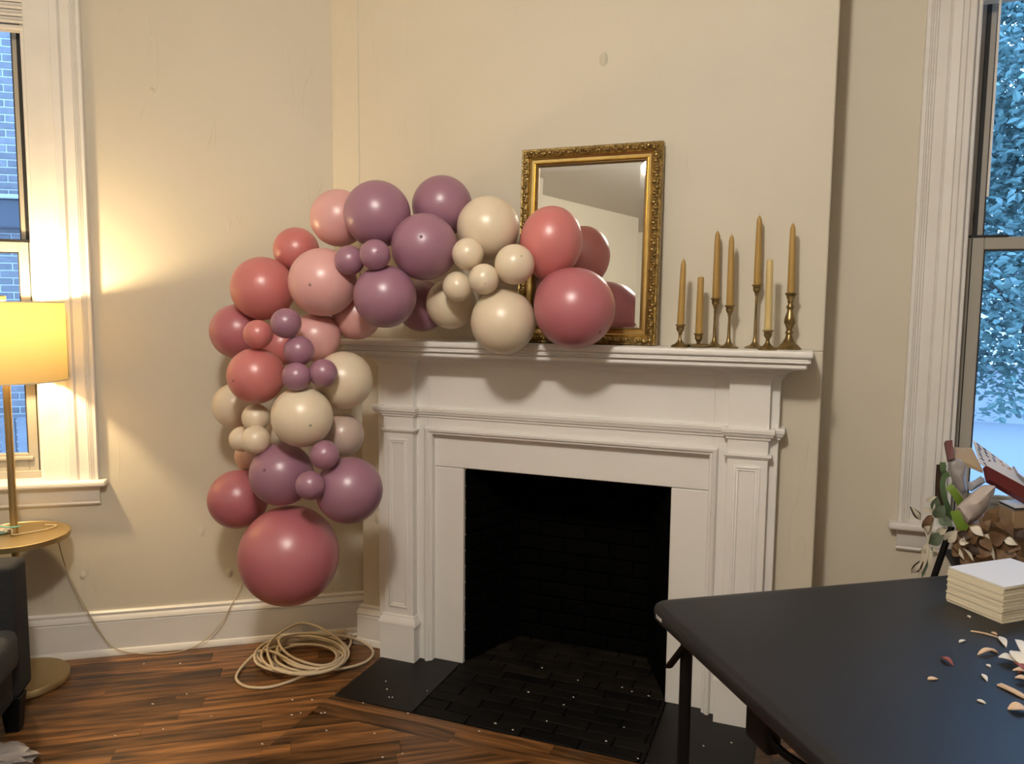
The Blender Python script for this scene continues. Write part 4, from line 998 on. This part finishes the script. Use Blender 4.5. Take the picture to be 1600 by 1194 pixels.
slab('red_box', [p5(405, 70, 2.84), p5(435, 230, 2.82), p5(480, 215, 2.82), p5(465, 62, 2.84)], .05, M['red'], 'small crimson box end against the window casing', 'box')
slab('kraft_flap', [p5(480, 130, 2.86), p5(460, 205, 2.80), p5(735, 325, 2.80), p5(640, 135, 2.86)], .012, M['cardd'], 'tan kraft paper bag folded over at the top of the pile', 'bag')
puff('grey_plastic_bag', [(450, 205), (490, 190), (545, 205), (600, 255), (592, 330), (590, 400), (602, 480), (560, 505), (520, 460), (480, 400), (445, 290)], 2.80, .025, M['bagg'], 'limp grey plastic bag standing left of the white tissue', 'bag', 21)
puff('white_tissue_bag', [(505, 620), (545, 575), (600, 530), (660, 475), (720, 428), (780, 420), (845, 432), (835, 490), (800, 560), (765, 630), (725, 690), (685, 722), (640, 745), (605, 755), (560, 700)], 2.745, .035, M['bagw'], 'crumpled white tissue bag in the middle of the craft pile', 'bag', 33)
puff('plastic_wrap', [(605, 400), (660, 385), (720, 345), (750, 365), (760, 400), (700, 440), (640, 480), (610, 460)], 2.79, .02, mat('clear_wrap', (.42, .44, .48), .25), 'pale bluish plastic wrap tucked above the white tissue', 'wrap', 35)
# green ribbons
def strap(name, pts_, w, m, label, d_):
    P_ = catmull([p5(x, y, d_ + dz) for x, y, dz in pts_], 6); mb = MB()
    for i, p in enumerate(P_):
        t = (P_[min(i + 1, len(P_) - 1)] - P_[max(i - 1, 0)]).normalized(); sd = t.cross(Vector((.2, -1, .15))).normalized() * w / 2
        nv = sd.cross(t).normalized() * .001; mb.v += [p - sd, p + sd, p + sd + nv, p - sd + nv]
    for i in range(len(P_) - 1):
        for k in range(4): mb.f.append((i * 4 + k, i * 4 + (k + 1) % 4, i * 4 + 4 + (k + 1) % 4, i * 4 + 4 + k))
    mb.f += [(0, 1, 2, 3), tuple(len(mb.v) - 4 + k for k in range(4))]
    return tag(mb.build(name, m, origin=P_[0], smooth=True), label, 'ribbon')
strap('green_ribbon', [(455, 330, 0), (410, 350, .0), (395, 430, -.01), (410, 530, -.01), (440, 620, .0), (450, 720, .01)], .017, M['green'], 'dull green ribbon loop hanging beside the casing', 2.765)
strap('lime_ribbon', [(440, 430, .0), (480, 470, -.005), (520, 530, 0), (560, 600, .01)], .024, M['lime'], 'bright lime ribbon at the upper left of the white tissue', 2.76)
strap('lime_ribbon', [(500, 640, .0), (520, 700, -.005), (555, 770, -.005), (600, 800, 0)], .030, M['lime'], 'bright lime ribbon below the white tissue', 2.73)
strap('dark_ribbon', [(385, 250, 0), (375, 400, 0), (372, 560, 0), (390, 700, 0)], .030, M['darkleaf'], 'dark drooping ribbon against the casing edge', 2.80)
strap('green_ribbon', [(395, 230, 0), (400, 300, -.005), (420, 330, 0)], .018, M['green'], 'short dull green ribbon end under the red box', 2.79)
# greenery and dried leaves
gg = empty('leaf_garland', p5(280, 900, 2.70), 'faux leaf garland of sage and cream leaves spilling left of the pile', 'garland')
for x0, y0, x1, y1, w_, m_, dd, cu in [
    (205, 715, 118, 605, .016, 'darkleaf', 2.700, .2), (210, 720, 128, 606, .010, 'creamleaf', 2.693, .25), (320, 655, 208, 618, .013, 'creamleaf', 2.70, .2), (320, 690, 225, 735, .016, 'brownleaf', 2.705, .2),
    (318, 640, 348, 518, .022, 'sage', 2.715, .1), (250, 560, 345, 520, .010, 'creamleaf', 2.71, .2), (325, 700, 412, 595, .028, 'sage', 2.705, .12), (360, 700, 478, 775, .026, 'sage', 2.70, .1), (340, 830, 440, 785, .018, 'creamleaf', 2.705, .1),
    (275, 920, 405, 830, .030, 'sage', 2.71, .1), (410, 900, 520, 810, .026, 'creamleaf', 2.695, .1), (240, 800, 290, 770, .012, 'creamleaf', 2.69, .2), (225, 790, 300, 680, .018, 'brownleaf', 2.70, .2),
    (268, 900, 195, 1200, .016, 'creamleaf', 2.70, .04), (262, 930, 222, 1210, .018, 'sage', 2.705, .04), (290, 960, 280, 1150, .010, 'creamleaf', 2.70, .08), (130, 1165, 240, 1045, .018, 'darkleaf', 2.705, .2), (125, 1170, 225, 1060, .011, 'creamleaf', 2.698, .25),
    (330, 1030, 320, 950, .014, 'creamleaf', 2.70, .2), (300, 950, 345, 1010, .010, 'sage', 2.70, .2), (210, 1000, 250, 950, .012, 'creamleaf', 2.70, .2)]:
    leaf(MB(), p5(x0, y0, dd), p5(x1, y1, dd - .01), w_ * 1.35, up=(.1, -1, .25), curl=cu * .6, twist=.6).build('leaf', M[m_], gg, smooth=True)
MB().tube(catmull([p5(325, 560, 2.71), p5(318, 680, 2.705), p5(290, 820, 2.70), p5(270, 900, 2.70), p5(255, 1050, 2.70), p5(240, 1190, 2.70)], 6), .0035, 6).build('stem', M['creamleaf'], gg, smooth=True)
MB().tube(catmull([p5(240, 790, 2.705), p5(262, 850, 2.70), p5(272, 900, 2.70)], 5), .003, 6).build('stem', M['creamleaf'], gg, smooth=True)
dl = empty('dried_leaf_bunch', p5(760, 1000, 2.71), 'bunch of brown and white dyed leaves heaped in front of the cartons', 'leaves')
rnd = random.Random(77)
for x0, y0, x1, y1, w_, m_, dd in [
    (500, 880, 560, 1010, .030, 'brownleaf', 2.705), (520, 830, 640, 860, .022, 'darkleaf', 2.71), (610, 900, 700, 850, .030, 'brownleaf', 2.70), (590, 960, 690, 1000, .030, 'darkleaf', 2.705), (660, 990, 780, 1010, .034, 'brownleaf', 2.70),
    (700, 930, 760, 880, .030, 'darkleaf', 2.71), (780, 880, 900, 860, .040, 'brownleaf', 2.70), (760, 770, 850, 640, .034, 'brownleaf', 2.715), (830, 700, 960, 840, .040, 'brownleaf', 2.71), (850, 960, 990, 1010, .045, 'brownleaf', 2.70),
    (900, 900, 1030, 950, .040, 'brownleaf', 2.705), (980, 1000, 1100, 1040, .035, 'brownleaf', 2.70), (1000, 860, 1110, 900, .04, 'darkleaf', 2.715), (720, 860, 790, 960, .026, 'brownleaf', 2.695), (700, 700, 770, 790, .03, 'brownleaf', 2.72),
    (470, 950, 560, 1010, .030, 'brownleaf', 2.71), (880, 1040, 1010, 1060, .03, 'darkleaf', 2.695), (540, 1040, 640, 1080, .03, 'brownleaf', 2.70),
    (535, 960, 570, 1040, .010, 'creamleaf', 2.69), (570, 960, 640, 1050, .010, 'creamleaf', 2.69), (625, 780, 720, 840, .026, 'ivorychip', 2.69), (540, 890, 600, 910, .020, 'ivorychip', 2.69), (915, 880, 1005, 920, .022, 'ivorychip', 2.69), (570, 940, 575, 880, .012, 'ivorychip', 2.69)]:
    leaf(MB(), p5(x0, y0, dd), p5(x0 + (x1 - x0) * 1.25, y0 + (y1 - y0) * 1.25, dd - .02), w_ * (1.25 if 'brown' in m_ or 'dark' in m_ else 1.1), up=(rnd.uniform(-.6, .6), -1, rnd.uniform(-.2, .9)), curl=rnd.uniform(.02, .2), twist=rnd.uniform(-1.6, 1.6)).build('leaf', M[m_], dl, smooth=True)
leaf(MB(), p5(765, 840, 2.69), p5(835, 1060, 2.685), .011, up=(0, -1, .2), curl=.02, shape='strap').build('leaf_strip', M['creamleaf'], dl, smooth=True)
MB().tube(catmull([p5(560, 1080, 2.71), p5(700, 1000, 2.715), p5(850, 900, 2.72), p5(1000, 930, 2.72)], 5), .004, 6).build('stem', M['darkleaf'], dl, smooth=True)

# ------------------------------------------------------------------ scraps on floor and hearth
rnd = random.Random(5)
Z8 = lambda x, y: (340 + x / 4, 900 + y / 4)
fl_px = [(500 + 2, 1115), Z8(908, 796), Z8(670, 856), Z8(464, 870), Z8(520, 858), Z8(680, 968), Z8(980, 986), Z8(1156, 1112), Z8(1030, 1135), Z8(590, 776), Z8(467, 776), (224.6, 1038), (281.5, 1037), (238.5, 1100.6), (291.8, 1085), (748.6, 1143), (255, 1140), (410, 1163), (330, 1120), (180, 1150)]
he_px = [Z8(1052, 660), Z8(1058, 710), Z8(1072, 760), Z8(1092, 760), Z8(1310, 720), Z8(1190, 860), (847, 1044), (903, 1063.5), (972, 1074.5), (987.5, 1081), (1013.6, 1088), (826, 1082), (896, 1090), (881, 1102), (774, 1131), (801, 1141), (854, 1127.5), (975, 1137), (997, 1186), (947, 1158.5), (1099, 1166), (1143, 1161)]
def flake(u, v, z, label, grp, big):
    p = atz(u, v, z); n = rnd.randint(5, 7); a0 = rnd.uniform(0, 6); L_ = rnd.uniform(.0035, .0065) * big
    ply = [(p.x + L_ * rnd.uniform(.6, 1.1) * math.cos(a0 + 6.283 * i / n), p.y + L_ * rnd.uniform(.3, .7) * math.sin(a0 + 6.283 * i / n)) for i in range(n)]
    o = MB().prism(ply, z, z + .0025).build('scrap', M['scrap'], origin=p); tag(o, label, 'scrap', grp)
for i, (u, v) in enumerate(fl_px): flake(u, v, .0002, 'tiny white scrap lying on the dark wooden floorboards', 'white scraps on the floorboards', 1.0)
for i, (u, v) in enumerate(he_px): flake(u, v, HZ + .0005, 'tiny white scrap lying on the black hearth', 'white scraps on the hearth', .9)
